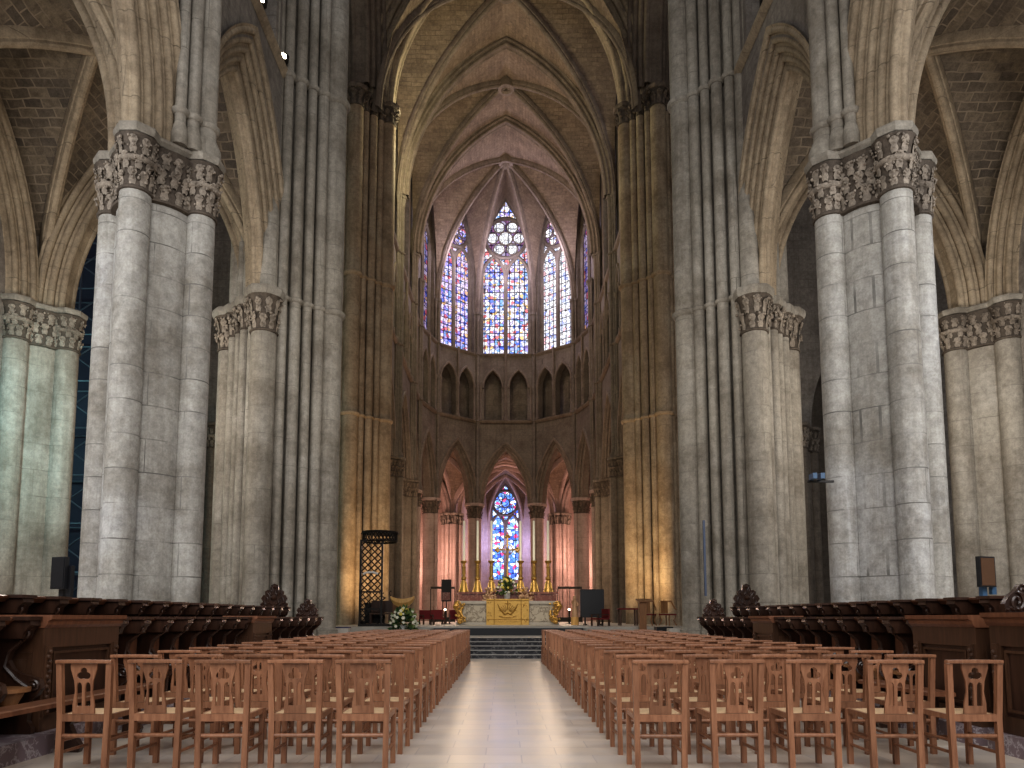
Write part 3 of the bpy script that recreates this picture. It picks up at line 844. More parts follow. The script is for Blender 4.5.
# chapel walls and vaults
def solid_wall(name, pts, z0, z1, mat, th=.5):
    mb = MB()
    for A, B in zip(pts[:-1], pts[1:]):
        A = Vector(A[:2]); B = Vector(B[:2]); fr = Fr((A+B)/2, B-A); L = (B-A).length
        slab(mb, fr, -L/2, L/2, -th/2, th/2, z0, z1)
    return struct(obj(name, mb, mat, smooth=0))
def pol(r, a): return Vector((r*sin(math.radians(a)), AXB + r*cos(math.radians(a)), 0))
chapn = ['far_left', 'left', 'axis', 'right', 'far_right']
for i in range(5):
    a0, a1 = oa[i], oa[i+1]; am_ = (a0+a1)/2
    A, B = op[i], op[i+1]
    fr = Fr((A+B)/2, (B-A)); L = (B-A).length
    mb = MB(); arch_sweep(mb, Fr(((A+B)/2)[:2], (B-A)[:2]), L/2-.9, 4.6, CAP, orders(2, .2, .25, .16, .1), 12)
    if i == 2:
        c1, c2 = Vector((-3.7, 73.5, 0)), Vector((3.7, 73.5, 0))
        e1, e2 = Vector((-2.0, 78.5, 0)), Vector((2.0, 78.5, 0))
        f1, f2 = Vector((-3.6, 76.2, 0)), Vector((3.6, 76.2, 0))
        wl = solid_wall('wall_axis_chapel', [A, c1, f1, e1, (-2.0, 78.6)], 0, 18, M['chapel'])
        wr = solid_wall('wall_axis_chapel_right', [B, c2, f2, e2], 0, 18, M['chapel'])
        obj('arch_moulding', mb, M['chapel'], wl)
        wb = MB(); frb = Fr((0, 78.5), (1, 0)); arch_band(wb, frb, -2.1, 2.1, 5.2, 18, 1.62, 12.2, 3.6, -.3, .3, 10); slab(wb, frb, -2.1, 2.1, -.3, .3, 0, 5.2)
        struct(obj('wall_axis_chapel_end', wb, M['chapel'], smooth=0))
        window(Fr((0, 78.5), (-1, 0)), 0, 1.6, 5.25, 12.2, 3.55, 0.0, (M['glassB'], M['glassB'], M['glassB']))
        vm = MB(); K1 = (A+B+c1+c2)/4
        for j, (p, q) in enumerate(((A, B), (B, c2), (c2, c1), (c1, A))): cell(vm, K1, p, q, CAP, 5.2, 6, 12)
        K2 = Vector((0, 74.0, 0)); ring = [c2, f2, e2, e1, f1, c1]
        for p, q in zip(ring[:-1], ring[1:]): cell(vm, K2, p, q, CAP, 5.2, 6, 12)
        cc = struct(obj('ceiling_axis_chapel', vm, M['vaultC'], smooth=60))
        for K_, ps in ((K1, (A, B, c1, c2)), (K2, (f1, f2, e1, e2))):
            for p in ps: m2 = MB(); rib(m2, K_, p, CAP, 5.2, .16, n=12); obj('rib', m2, M['chapel'], cc)
    else:
        g = [pol(17.5, a0+2), pol(20.5, am_-7), pol(20.5, am_+7), pol(17.5, a1-2)]
        w_ = solid_wall('wall_chapel_' + chapn[i], [A] + g + [B], 0, 17, M['chapel'])
        obj('arch_moulding', mb, M['chapel'], w_)
        K1 = pol(16.6, am_); vm = MB(); ring = [A] + g + [B]
        for p, q in zip(ring, ring[1:] + ring[:1]): cell(vm, K1, p, q, CAP, 5.0, 6, 12)
        cc = struct(obj('ceiling_chapel_' + chapn[i], vm, M['vaultC'], smooth=60))
        for p in ring: m2 = MB(); rib(m2, K1, p, CAP, 5.0, .16, n=12); obj('rib', m2, M['chapel'], cc)
# choir aisles and transepts
for sd, nm in ((-1, 'left'), (1, 'right')):
    for (y0, y1) in ((36.3, 43.0), (43.0, 50.0), (50.0, AXB)):
        groin_bay('ceiling_choir_aisle_' + nm, *sorted((sd*7.6, sd*14.4)), y0, y1, CAP, 5.4, M['vaultC'], M['archc'], .18)
    solid_wall('wall_choir_aisle_' + nm, [(sd*14.9, 36.3), (sd*14.9, AXB)], 0, 17.5, M['choir'])
    mb = MB(); fr = Fr((0, 36.3), (1, 0)); lo, hi = sorted((sd*7.6, sd*14.5)); arch_band(mb, fr, lo, hi, CAP, 38, 2.6, CAP, 5.3, -.5, .5, 10)
    lo, hi = sorted((sd*14.5, sd*21)); arch_band(mb, fr, lo, hi, CAP, 38, 2.4, CAP, 5.3, -.5, .5, 10); slab(mb, fr, *sorted((sd*21, sd*28)), -.5, .5, 0, 38)
    wt = struct(obj('wall_transept_east_' + nm, mb, M['wall'], smooth=0))
    m2 = MB(); arch_sweep(m2, Fr((sd*11.05, 36.3), (1, 0)), 2.35, 5.0, CAP, orders(3, .2, .3, .16, .1), 12); obj('arch_moulding', m2, M['archc'], wt)
    solid_wall('wall_transept_end_' + nm, [(sd*28, 22), (sd*28, 36.3)], 0, 38, M['wall'])
    solid_wall('wall_transept_chapel_' + nm, [(sd*14.5, 42), (sd*28, 42)], 0, 20, M['choir'])
    mb = MB(); mb.box(sd*7.2, sd*28, 22, 36.3, 38.2, 38.6); struct(obj('ceiling_transept_' + nm, mb, M['vaultC'], smooth=0))
mb = MB(); mb.box(-7.2, 7.2, 22, 36.3, 38.25, 38.65); struct(obj('ceiling_crossing', mb, M['vaultC'], smooth=0))

# ------------------------------------------------------------------ floor, chancel, steps
mb = MB(); mb.box(-40, 40, -14, 86, -.3, 0); struct(obj('floor', mb, M['floor'], smooth=0))
mb = MB()
mb.box(-6.6, 6.6, 22.65, 24.9, 0, .575); struct(obj('floor_landing', mb, M['pale'], smooth=0))
st = thing('altar_steps', 'black veined marble steps at the end of the aisle', 'steps', (0, 21.2, 0))
for i in range(5):
    m2 = MB(); y0 = 21.2 + i*.29; z1 = .115*(i+1)
    m2.box(-3.2, 3.2, y0, 22.65, .115*i, z1-.014); obj('riser', m2, M['bmarble'], st, smooth=0)
    m2 = MB(); m2.box(-3.2, 3.2, y0-.02, y0+.10, z1-.014, z1, 1); m2.box(-3.2, 3.2, y0+.10, y0+.29, z1-.014, z1, 1)
    obj('tread', m2, [M['bmarble'], M['grey']] if i < 4 else [M['pale'], M['pale']], st, smooth=0)
m2 = MB(); m2.box(-2.55, 2.55, 24.9, 26.5, .575, FL-.06); tag(obj('carpet_step', m2, M['black'], smooth=0), 'black step below the altar dais', 'step')
mb = MB(); mb.box(-6.9, 6.9, 26.5, 54, 0, FL-.03); mb.box(-2.75, 2.75, 25.0, 34, FL-.058, FL); struct(obj('floor_chancel', mb, M['pale'], smooth=0))
mb = MB(); mb.lathe(0, 54, [(13, 0), (13, FL-.04)], 32); mb.box(-13.5, 13.5, 36.5, 54, 0, FL-.05); struct(obj('floor_ambulatory', mb, M['pale'], smooth=0))

# ------------------------------------------------------------------ chairs
def curve_mesh(outer, holes, thick, name):
    cu = bpy.data.curves.new(name, 'CURVE'); cu.dimensions = '2D'; cu.fill_mode = 'BOTH'; cu.extrude = thick/2
    for ring in [outer] + holes:
        sp = cu.splines.new('POLY'); sp.points.add(len(ring)-1)
        for p, (a, b) in zip(sp.points, ring): p.co = (a, b, 0, 1)
        sp.use_cyclic_u = True
    o = bpy.data.objects.new(name, cu)
    C.objects.link(o)
    dg = bpy.context.evaluated_depsgraph_get()
    me = bpy.data.meshes.new_from_object(o.evaluated_get(dg))
    bpy.data.objects.remove(o); bpy.data.curves.remove(cu)
    vs = [tuple(v.co) for v in me.vertices]; fs = [tuple(p.vertices) for p in me.polygons]
    bpy.data.meshes.remove(me)
    return vs, fs
def chair_parts():
    P = []
    w = .188
    for s in (-1, 1):
        m = MB()      # back post: leans slightly back above the seat
        path = [(s*w*.94, -.19, 0), (s*w*.96, -.185, .42), (s*w*1.02, -.215, .84)]
        q = .021
        vs = []
        for (x, y, z) in path: vs += [(x-q, y-q, z), (x+q, y-q, z), (x+q, y+q, z), (x-q, y+q, z)]
        fs = [(0, 3, 2, 1), (8, 9, 10, 11)]
        for i in range(2):
            for k in range(4): fs.append((i*4+k, i*4+(k+1) % 4, i*4+4+(k+1) % 4, i*4+4+k))
        m.add(vs, fs); P.append(('back_post', m, 'chair'))
        m = MB(); m.box(s*w*.98-.02, s*w*.98+.02, .19, .23, 0, .45); P.append(('front_leg', m, 'chair'))
    # top rail, gently curved
    m = MB(); n = 8; vs = []; fs = []
    for i in range(n+1):
        u = -1 + 2*i/n; x = u*.214; y = -.222 - .022*(1-u*u); zz = .843 + .004*(1-u*u)
        for (dy, dz) in ((-.022, 0), (-.026, .012), (-.022, .026), (.018, .026), (.022, .012), (.018, 0)): vs.append((x, y+dy, zz+dz))
    for i in range(n):
        for k in range(6): fs.append((i*6+k, i*6+(k+1) % 6, i*6+6+(k+1) % 6, i*6+6+k))
    fs += [tuple(range(6)), tuple(reversed(range(n*6, n*6+6)))]
    m.add(vs, fs); P.append(('top_rail', m, 'chair'))
    # pierced splat: trefoil over two lancet slots
    outer = [(-.085, 0), (.085, 0), (.083, .08), (.066, .17), (.072, .25), (.10, .345), (.10, .385), (-.10, .385), (-.10, .345), (-.072, .25), (-.066, .17), (-.083, .08)]
    tre = []
    for c, (cx, cy) in enumerate(((.026, .292), (0, .328), (-.026, .292))):
        st_ = (-110, -30+10, 60+20)[c]
        for i in range(9):
            a = math.radians(st_ + 220*i/8); tre.append((cx + .0265*cos(a), cy + .0265*sin(a)))
    def lan(cx, w_, z0, z1):
        return [(cx-w_, z0), (cx+w_, z0)] + [(cx + w_*cos(t), z1 + w_*1.8*sin(t)) for t in [PI*i/8 for i in range(9)]]
    vs, fs = curve_mesh(outer, [tre, lan(-.033, .0205, .06, .205), lan(.033, .0205, .06, .205)], .016, 'splat')
    m = MB(); m.add([(x, -.196 - .0000 - (y)*.07, .458 + y) for x, y, z in [(a, b, c) for a, b, c in vs]], [])
    m = MB(); m.add([(x, -.197 - y*.075 + z, .458 + y) for x, y, z in vs], fs); P.append(('splat', m, 'chair'))
    m = MB()
    m.box(-w*.96+.02, w*.96-.02, -.208, -.178, .40, .455)
    m.box(-w*.98+.018, w*.98-.018, .195, .225, .405, .45)
    for s in (-1, 1): m.box(s*w*.98-.016, s*w*.98+.016, -.17, .19, .41, .45)
    P.append(('seat_frame', m, 'chair'))
    m = MB()
    n = 6; vs = []; fs = []
    for i in range(n+1):
        for j in range(n+1):
            u = -1+2*i/n; v = -1+2*j/n
            z = .449 + .016*(1-abs(u)**3)*(1-abs(v)**3) + .006*max(0, 1-abs(abs(u)-abs(v))*5)*0
            vs.append((u*.180, .012 + v*.188, z))
    for i in range(n):
        for j in range(n): fs.append((i*(n+1)+j, (i+1)*(n+1)+j, (i+1)*(n+1)+j+1, i*(n+1)+j+1))
    m.add(vs, fs); m.box(-.175, .175, -.17, .195, .425, .4485); P.append(('rush_seat', m, 'rush'))
    def bar(x0, y0, z0, x1, y1, z1, r=.013):
        m = MB(); m.tube([(x0, y0, z0), (x1, y1, z1)], r, 8); P.append(('stretcher', m, 'chair'))
    bar(-w*.92, -.188, .29, w*.92, -.188, .29, .015); bar(-w*.92, .21, .22, w*.92, .21, .22)
    for s in (-1, 1): bar(s*w*.95, -.18, .25, s*w*.95, .205, .25); bar(s*w*.95, -.18, .16, s*w*.95, .205, .16)
    return P
parts = chair_parts()
meshes = []
for nm, m, mk in parts:
    o = obj(nm, m, M[mk]); meshes.append((nm, o.data)); bpy.data.objects.remove(o)
allm = MB()
for nm, m, mk in parts: allm.add(m.v, m.f, mi=1 if mk == 'rush' else 0)
o = obj('simple', allm, [M['chair'], M['rush']]); simple = o.data; simple.name = 'church_chair'; bpy.data.objects.remove(o)
ORDN = ['nearest', 'second', 'third', 'fourth', 'fifth', 'sixth', 'seventh', 'eighth', 'ninth', 'tenth', 'eleventh', 'twelfth', 'thirteenth', 'fourteenth', 'fifteenth', 'sixteenth', 'seventeenth', 'farthest']
COLN = ['on the aisle', 'second from the aisle', 'third from the aisle', 'fourth from the aisle', 'fifth from the aisle']
NROW = 18; Y1 = 5.90; PITCH = .795
rs = random.Random(5)
for row in range(NROW):
    for sd, nm in ((-1, 'left'), (1, 'right')):
        for c in range(5):
            if sd < 0: x = -1.25 - c*.535
            else: x = 1.055 + c*.605
            x += rs.uniform(-.012, .012); y = Y1 + row*PITCH + rs.uniform(-.03, .03)
            lb = 'rush-seat wooden chair %s of the aisle, %s row from camera, %s' % (nm, ORDN[row], COLN[c])
            rz = rs.uniform(-.035, .035)
            if row < 9:
                t = thing('church_chair', lb, 'chair', (x, y, 0), 'rows of wooden church chairs')
                t.rotation_euler.z = rz
                fo = None
                for pn, me in meshes:
                    p = bpy.data.objects.new(pn, me); C.objects.link(p)
                    p.parent = fo if pn == 'rush_seat' else t
                    if pn == 'seat_frame': fo = p
            else:
                p = bpy.data.objects.new('church_chair', simple); C.objects.link(p); p.location = (x, y, 0); p.rotation_euler.z = rz
                tag(p, lb, 'chair', 'rows of wooden church chairs')

# ------------------------------------------------------------------ choir stalls
def scroll(cx, cz, r0, turns, n, a0, sgn=1):
    return [(cx + sgn*r0*(1-.8*i/n)*cos(a0 + 2*PI*turns*i/n), cz + r0*(1-.8*i/n)*sin(a0 + 2*PI*turns*i/n)) for i in range(n+1)]
def stall_bank(label, sd, x0, zf, ztop, y0, y1, plinth=True, seats=True, crest=None, scale=1.0):
    """row of stalls facing the axis: x0 = |x| of the seat front"""
    n = max(1, round((y1-y0)/.62)); pitch = (y1-y0)/n
    t = thing('choir_stall', label, 'choir stalls', (sd*(x0+.3), (y0+y1)/2, zf if zf < .01 else 0))
    xb = x0+.44
    H = ztop-zf
    if plinth:
        m = MB(); m.box(sd*(x0-.14), sd*(xb+.12), y0, y1, 0, .17); obj('plinth', m, M['plinth'], t, smooth=0)
    else:
        m = MB(); m.box(sd*(x0-.14), sd*(xb+.10), y0, y1, 0, zf); obj('platform', m, M['stallb'], t, smooth=0)
    zb = max(zf, .17)
    m = MB(); m.box(sd*xb, sd*(xb+.05), y0, y1, zb, ztop-.06); obj('back_panel', m, M['stall'], t, smooth=0)
    # reddish inset panels behind each seat
    for i in range(n):
        m = MB(); yc = y0 + pitch*(i+.5)
        m.box(sd*(xb-.022), sd*(xb-.002), yc-pitch*.36, yc+pitch*.36, zb+.30, ztop-.14); obj('inset_panel', m, M['stallr'], t, smooth=0)
    # moulded top rail
    m = MB(); prof = [(x0+.24, -.07), (x0+.21, -.045), (x0+.19, -.03), (x0+.18, -.008), (x0+.20, 0), (xb+.07, 0), (xb+.09, -.01), (xb+.09, -.05), (xb+.05, -.075)]
    m.prism(prof, lambda a, b, w: (sd*a, w, ztop+b), y0, y1); obj('top_rail', m, M['stallr'] if not plinth or True else M['stall'], t, smooth=0)
    # small scalloped brackets under rail and scrolled partitions
    for i in range(n+1):
        y = y0 + pitch*i; y = min(max(y, y0+.06), y1-.06)
        m = MB()
        z_ = lambda f: zb + (ztop-.075-zb)*f
        pf = [(xb, z_(0)), (x0+.02, z_(0)), (x0+.02, z_(.06)), (x0+.06, z_(.12)), (x0+.05, z_(.30)), (x0-.02, z_(.36)), (x0-.05, z_(.42)), (x0-.03, z_(.50)), (x0+.05, z_(.53)),
              (x0+.14, z_(.55)), (x0+.22, z_(.60)), (x0+.26, z_(.68)), (x0+.24, z_(.76)), (x0+.16, z_(.84)), (x0+.09, z_(.90)), (x0+.07, z_(.97)), (x0+.10, z_(1)), (xb, z_(1))]
        m.prism(pf, lambda a, b, w: (sd*a, w, b), y-.028, y+.028)
        # carved scroll ridges
        for (cx, cz, r, a0) in ((x0+.02, z_(.44), .055, 1.0), (x0+.13, z_(.92), .05, 2.6)):
            m.tube([(sd*a, y-.034, b) for a, b in scroll(cx, cz, r, 1.4, 14, a0)], .013, 6)
            m.ico((sd*cx, y, cz), r*.75)
        for yy in (y-.036,):
            m.tube([(sd*a, yy, b) for a, b in ((x0+.06, z_(.42)), (x0+.17, z_(.50)), (x0+.28, z_(.62)), (x0+.25, z_(.76)), (x0+.14, z_(.86)))], .02, 6)
        # console block under the rail
        m.prism([(x0+.05, ztop-.03), (x0+.04, ztop-.075), (x0+.09, ztop-.12), (x0+.11, ztop-.19), (xb, ztop-.19), (xb, ztop-.03)], lambda a, b, w: (sd*a, w, b), max(y-.085, y0+.004), min(y+.085, y1-.004))
        m.prism([(x0+.03, ztop-.03), (x0+.03, ztop+.004), (xb+.10, ztop+.004), (xb+.10, ztop-.03)], lambda a, b, w: (sd*a, w, b), max(y-.12, y0+.002), min(y+.12, y1-.002))
        obj('armrest_panel', m, M['stall'], t)
    if seats:
        for i in range(n):
            yc = y0 + pitch*(i+.5); m = MB(); zs = zb + .42*H/1.2
            pts = [(x0+.48, -pitch*.42), (x0+.48, pitch*.42)] + [(x0+.16 - .20*sin(PI*k/8), pitch*.42*cos(PI*k/8)) for k in range(9)]
            m.prism(pts, lambda a, b, w: (sd*a, yc+b, w), zs-.035, zs)
            m.lathe(sd*(x0+.12), yc, [(.02, zs-.22), (.07, zs-.16), (.12, zs-.06), (.13, zs-.03)], 12)
            obj('misericord_seat', m, M['oak'], t)
    if crest:
        m = MB()
        yc, zc, wv, hv = crest[0], ztop, crest[1], crest[2]
        xx = sd*(x0+.36)
        sil = [(-1, 0), (1, 0), (1.0, .16), (.82, .22), (.98, .36), (.8, .52), (.66, .50), (.70, .66), (.48, .74), (.34, .70), (.26, .92), (0, 1.0)]
        sil = sil + [(-a, b) for a, b in reversed(sil[2:-1])]
        ax_ = crest[3] if len(crest) > 3 else 'x'
        if ax_ == 'x': f = lambda a, b, w: (xx + a*wv/2, yc + w, zc + b*hv)
        else: f = lambda a, b, w: (xx + w, yc + a*wv/2, zc + b*hv)
        m.prism(sil, f, -.035, .035)
        for s in (-1, 1):
            m.tube([f(a, b, -.045) for a, b in scroll(s*.55, .30, .30, 1.3, 16, PI/2, s)], .018, 6)
            m.tube([f(a, b, -.045) for a, b in scroll(s*.25, .66, .2, 1.2, 14, PI/2, s)], .015, 6)
            for k in range(5): p = f(s*(.2+.18*k), .12+.05*(k % 2), -.05); m.ico(p, .028)
        m.ico(f(0, .40, -.05), hv*.13); m.ico(f(0, .85, -.04), hv*.08)
        obj('crest', m, M['stall'], t)
    return t
def stall_panel(label, sd, x0, y0, y1, ztop, zf=0):
    t = thing('stall_end_panel', label, 'wooden panel', (sd*(x0+.2), (y0+y1)/2, 0))
    xb = x0+.44
    m = MB(); m.box(sd*(x0-.08), sd*(xb+.02), y0, y1, 0, .17); obj('plinth', m, M['plinth'], t, smooth=0)
    m = MB(); m.box(sd*(x0+.03), sd*xb, y0+.03, y1-.03, .17, ztop-.12); obj('panel_board', m, M['stall'], t, smooth=0)
    m = MB()
    for (a, b) in ((y0, y0+.14), (y1-.14, y1)): m.box(sd*x0, sd*xb, a, b, .17, ztop-.12)
    m.box(sd*x0, sd*(x0+.05), y0+.14, y1-.14, .17, .32); m.box(sd*x0, sd*(x0+.05), y0+.14, y1-.14, ztop-.30, ztop-.12)
    obj('frame', m, M['stallb'], t, smooth=0)
    m = MB(); q = .025
    for (a, b, c, d) in ((y0+.17, y1-.17, .36, .36+q), (y0+.17, y1-.17, ztop-.36, ztop-.36+q)): m.box(sd*(x0+.005), sd*(x0+.04), a, b, c, d)
    for a in (y0+.17, y1-.17-q): m.box(sd*(x0+.005), sd*(x0+.04), a, a+q, .36+q, ztop-.36)
    obj('panel_moulding', m, M['stallb'], t, smooth=0)
    m = MB()
    prof = [(x0-.005, -.12), (x0-.03, -.09), (x0-.035, -.06), (x0-.07, -.04), (x0-.075, 0), (xb+.07, 0), (xb+.07, -.05), (xb+.02, -.12)]
    m.prism(prof, lambda a, b, w: (sd*a, w, ztop+b), y0-.012, y1+.012); obj('cap_moulding', m, M['stallr'], t, smooth=0)
    for yc in (y0+.07, y1-.07):
        m = MB()
        m.box(sd*(x0-.012), sd*(x0+.002), yc-.035, yc+.035, .3, ztop-.28)
        k = 0; z = .34
        while z < ztop-.32:
            m.ico((sd*(x0-.014), yc + .014*(-1)**k, z), .024, sz=1.2); z += .045; k += 1
        obj('carved_strip', m, M['stallb'], t)
    # end face panel towards the camera
    m = MB(); m.box(sd*(x0+.09), sd*(xb-.08), y0-.012, y0+.002, .36, ztop-.34); m.box(sd*(x0+.13), sd*(xb-.12), y0-.02, y0, .42, ztop-.40); obj('end_face', m, M['stallb'], t, smooth=0)
    return t
LX, RX = 4.30, 5.16       # lower and upper row fronts
for sd, nm in ((-1, 'left'), (1, 'right')):
    lo, up = LX, RX
    stall_bank('dark carved choir stalls, lower %s row between the two panelled blocks' % nm, sd, lo, 0, 1.2, 8.0, 12.1)
    stall_panel('panelled block midway along the lower %s stalls' % nm, sd, lo+.02, 12.12, 13.1, 1.22)
    stall_bank('far bank of the lower %s stalls, ending in a small carved crest' % nm, sd, lo, 0, 1.2, 13.12, 16.9, crest=(16.7, .5, .42))
    stall_panel('panelled block at the near end of the lower %s stalls' % nm + (', behind the leftmost chair' if sd < 0 else ', behind the fourth front-row chair'), sd, lo+.02, 6.62 if sd < 0 else 6.92, 7.9 if sd < 0 else 7.98, 1.22)
    stall_bank('raised upper row of dark choir stalls along the %s piers' % nm, sd, up, .34, 1.43, 5.2 if sd < 0 else 7.5, 17.2, plinth=False, crest=(17.0, .62, .55))
stall_bank('near stalls at the left edge with tip-up seat and scrolled arm', -1, LX, 0, 1.2, 4.4, 6.6)
stall_panel('panelled block at the right edge of the photo beside the gap', 1, LX+.02, 5.3, 6.72, 1.24)
# scrolled crest at the near end of the right upper row
m = MB()
# kneeler benches
for sd, nm, y0, y1 in ((-1, 'left', 4.6, 7.95), (1, 'right', 7.0, 8.4)):
    t = thing('kneeler_bench', 'long low wooden kneeler bench in front of the near %s stalls' % nm, 'bench', (sd*4.0, (y0+y1)/2, 0))
    m = MB(); m.prism([(3.90, -.045), (3.90, -.01), (3.92, 0), (4.13, 0), (4.15, -.01), (4.15, -.045)], lambda a, b, w: (sd*a, w, .49+b), y0, y1); obj('top_board', m, M['stallr'], t, smooth=0)
    for yy in (y0+.3, (y0+y1)/2+.35, y1-.25):
        m = MB(); m.prism([(3.93, .445), (4.14, .445), (4.15, .25), (4.10, .12), (4.12, 0), (3.94, 0), (3.92, .05), (3.98, .14), (4.03, .24), (3.97, .33)], lambda a, b, w: (sd*a, w, b), yy-.03, yy+.03); obj('bracket', m, M['stall'], t, smooth=0)
t = thing('stall_crest', 'carved scrollwork crest on the panelled block at the right edge', 'carving', (4.47, 6.45, 1.24))
m = MB(); f = lambda a, b, w: (4.47 + a*.19, 6.45 + w, 1.24 + b*.25)
m.prism([(-1, 0), (1, 0), (1.05, .3), (.8, .6), (.5, .75), (.25, 1), (-.25, 1), (-.5, .75), (-.8, .6), (-1.05, .3)], f, -.03, .03)
for s in (-1, 1):
    m.tube([f(a, b, -.04) for a, b in scroll(s*.5, .38, .36, 1.5, 18, PI/2, s)], .016, 6)
    m.tube([f(a, b, -.04) for a, b in scroll(s*.2, .78, .2, 1.2, 14, PI/2, s)], .012, 6)
    for k in range(7): m.ico(f(s*(.1+.14*k), .1+.06*(k % 2), -.035), .02)
obj('carving', m, M['stall'], t)

# ------------------------------------------------------------------ altar group
AY = 30.0
t = thing('high_altar', 'wide altar of veined marble under a red marble shelf with gilt corner brackets', 'altar', (0, AY, FL))
m = MB(); m.box(-2.0, 2.0, AY, AY+1.0, FL, FL+.95); obj('marble_body', m, M['marble'], t, smooth=0)
m = MB(); m.box(-2.12, 2.12, AY-.12, AY+1.1, FL, FL+.10); m.box(-2.1, 2.1, AY-.08, AY+1.05, FL+.86, FL+.98); obj('moulding', m, M['pale'], t, smooth=0)
m = MB(); m.box(-2.02, 2.02, AY+.35, AY+1.0, FL+.98, FL+1.30); m.box(-2.12, 2.12, AY+.28, AY+1.05, FL+1.28, FL+1.36)
for x in (-1.95, -1.3, -.7, .7, 1.3, 1.95): m.box(x-.06, x+.06, AY+.30, AY+.36, FL+.98, FL+1.285)
obj('shelf', m, M['redmarble'], t, smooth=0)
for s in (-1, 1):
    m = MB(); cx = s*1.92
    m.tube([(cx + s*.16, AY-.12, FL+.92), (cx + s*.24, AY-.2, FL+.75), (cx + s*.10, AY-.14, FL+.5), (cx - s*.02, AY-.12, FL+.28), (cx + s*.05, AY-.2, FL+.1)], [.09, .10, .07, .07, .10], 10)
    for (vx, vz, vr) in ((.14, .80, .17), (-.02, .22, .15), (.06, .5, .12)): m.tube([(a_, AY-.24, FL+b_) for a_, b_ in scroll(cx+s*vx, vz, vr, 1.5, 18, PI/2, s)], .03, 6)
    m.ico((cx+s*.18, AY-.25, FL+.78), .11); m.ico((cx+s*.05, AY-.2, FL+.12), .10)
    for k in range(26): m.ico((cx + random.uniform(-.2, .2), AY-.25 + random.uniform(-.05, .05), FL + random.uniform(.15, .92)), random.uniform(.04, .075))
    obj('gilt_bracket', m, M['gold'], t)
    m = MB(); m.prism([(s*.98, .15), (s*1.75, .15), (s*1.55, .75), (s*1.12, .75)], lambda a, b, w: (a, w, FL+b), AY-.03, AY+.02); obj('inlay_panel', m, M['marble'], t, smooth=0)
t = thing('altar_frontal', 'gold embroidered cloth frontal hung before the altar', 'altar cloth', (0, AY-.3, FL))
m = MB(); m.box(-.87, .87, AY-.32, AY-.12, FL, FL+1.06); obj('cloth', m, M['goldc'], t, smooth=0)
m = MB(); yy = AY-.335
for x in (-.55, .55): m.tube([(x, yy, FL+.02), (x, yy, FL+1.04)], .014, 6)
m.tube([(-.85, yy, FL+.22), (.85, yy, FL+.22)], .012, 6); m.tube([(-.85, yy, FL+1.0), (.85, yy, FL+1.0)], .012, 6)
m.tube([(0, yy, FL+.62), (0, yy, FL+1.0)], .02, 6); m.tube([(-.12, yy, FL+.86), (.12, yy, FL+.86)], .02, 6)
for s in (-1, 1):
    m.tube([(0, yy, FL+.48), (s*.12, yy, FL+.42), (s*.3, yy, FL+.62), (s*.42, yy, FL+.86)], [.03, .035, .03, .012], 6)
    for k in range(5): a = .25 + .25*k; m.tube([(s*.1*cos(a), yy, FL+.5+.1*sin(a)), (s*.38*cos(a), yy, FL+.5+.34*sin(a))], .01, 5)
    for k in range(12): m.ico((s*(.62+.2*random.random()), yy, FL+.1+.85*random.random()), .022)
m.tube([(-.35, yy, FL+.36), (-.15, yy, FL+.30), (.15, yy, FL+.30), (.35, yy, FL+.36)], .018, 6)
for k in range(26): m.ico((-.5+k*.04, yy, FL+.12+.03*(k % 2)), .014)
obj('embroidery', m, M['golddk'], t)
zt = FL+1.36
cx_ = [-1.85, -1.27, -.68, .55, 1.12, 1.72]
cn = ['leftmost of six on the altar', 'second from the left', 'third from left, just left of the cross', 'just right of the cross', 'second from the right', 'rightmost of six on the altar']
for x, nm in zip(cx_, cn):
    t = thing('altar_candlestick', 'tall gilt altar candlestick, ' + nm, 'candlestick', (x, AY+.66, zt), 'gilt altar candlesticks')
    m = MB(); m.lathe(x, AY+.66, [(.24, zt), (.24, zt+.06), (.2, zt+.1), (.19, zt+.2), (.15, zt+.36), (.09, zt+.48), (.06, zt+.54)], 3, rot=PI/6+PI); 
    m.lathe(x, AY+.66, [(.22, zt), (.2, zt+.08), (.15, zt+.2), (.12, zt+.42), (.09, zt+.5)], 12); obj('foot', m, M['gold'], t)
    m = MB(); m.lathe(x, AY+.66, [(.06, zt+.5), (.11, zt+.56), (.11, zt+.62), (.06, zt+.68), (.08, zt+.78), (.075, zt+1.0), (.09, zt+1.06), (.06, zt+1.1), (.065, zt+1.22)], 12); obj('stem', m, M['gold'], t)
    m = MB(); m.lathe(x, AY+.66, [(.06, zt+1.2), (.13, zt+1.27), (.15, zt+1.33), (.05, zt+1.34)], 12); obj('drip_pan', m, M['gold'], t)
    m = MB(); m.lathe(x, AY+.66, [(.05, zt+1.34), (.047, zt+3.02), (.02, zt+3.05)], 10)
    tag(obj('altar_candle', m, M['wax']), 'tall cream candle standing in the gilt candlestick ' + nm, 'candle', 'altar candles')
t = thing('altar_cross', 'tall gilt crucifix behind the altar flowers in front of the blue window', 'cross', (0, AY+.66, zt))
m = MB(); m.lathe(0, AY+.66, [(.22, zt), (.2, zt+.1), (.1, zt+.3), (.06, zt+.5), (.1, zt+.6), (.05, zt+.7), (.05, zt+1.0)], 12); obj('foot', m, M['gold'], t)
m = MB(); zc = zt+1.8
m.box(-.03, .03, AY+.62, AY+.70, zt+1.0, zt+2.35); m.box(-.42, .42, AY+.62, AY+.70, zc-.03, zc+.03)
for (a, b) in ((-.42, zc), (.42, zc), (0, zt+2.35)):
    for k in range(3): an = PI/2*(k-1) + (PI if a < 0 else 0 if a > 0 else PI/2); m.ico((a+.07*cos(an), AY+.66, b+.07*sin(an)), .07)
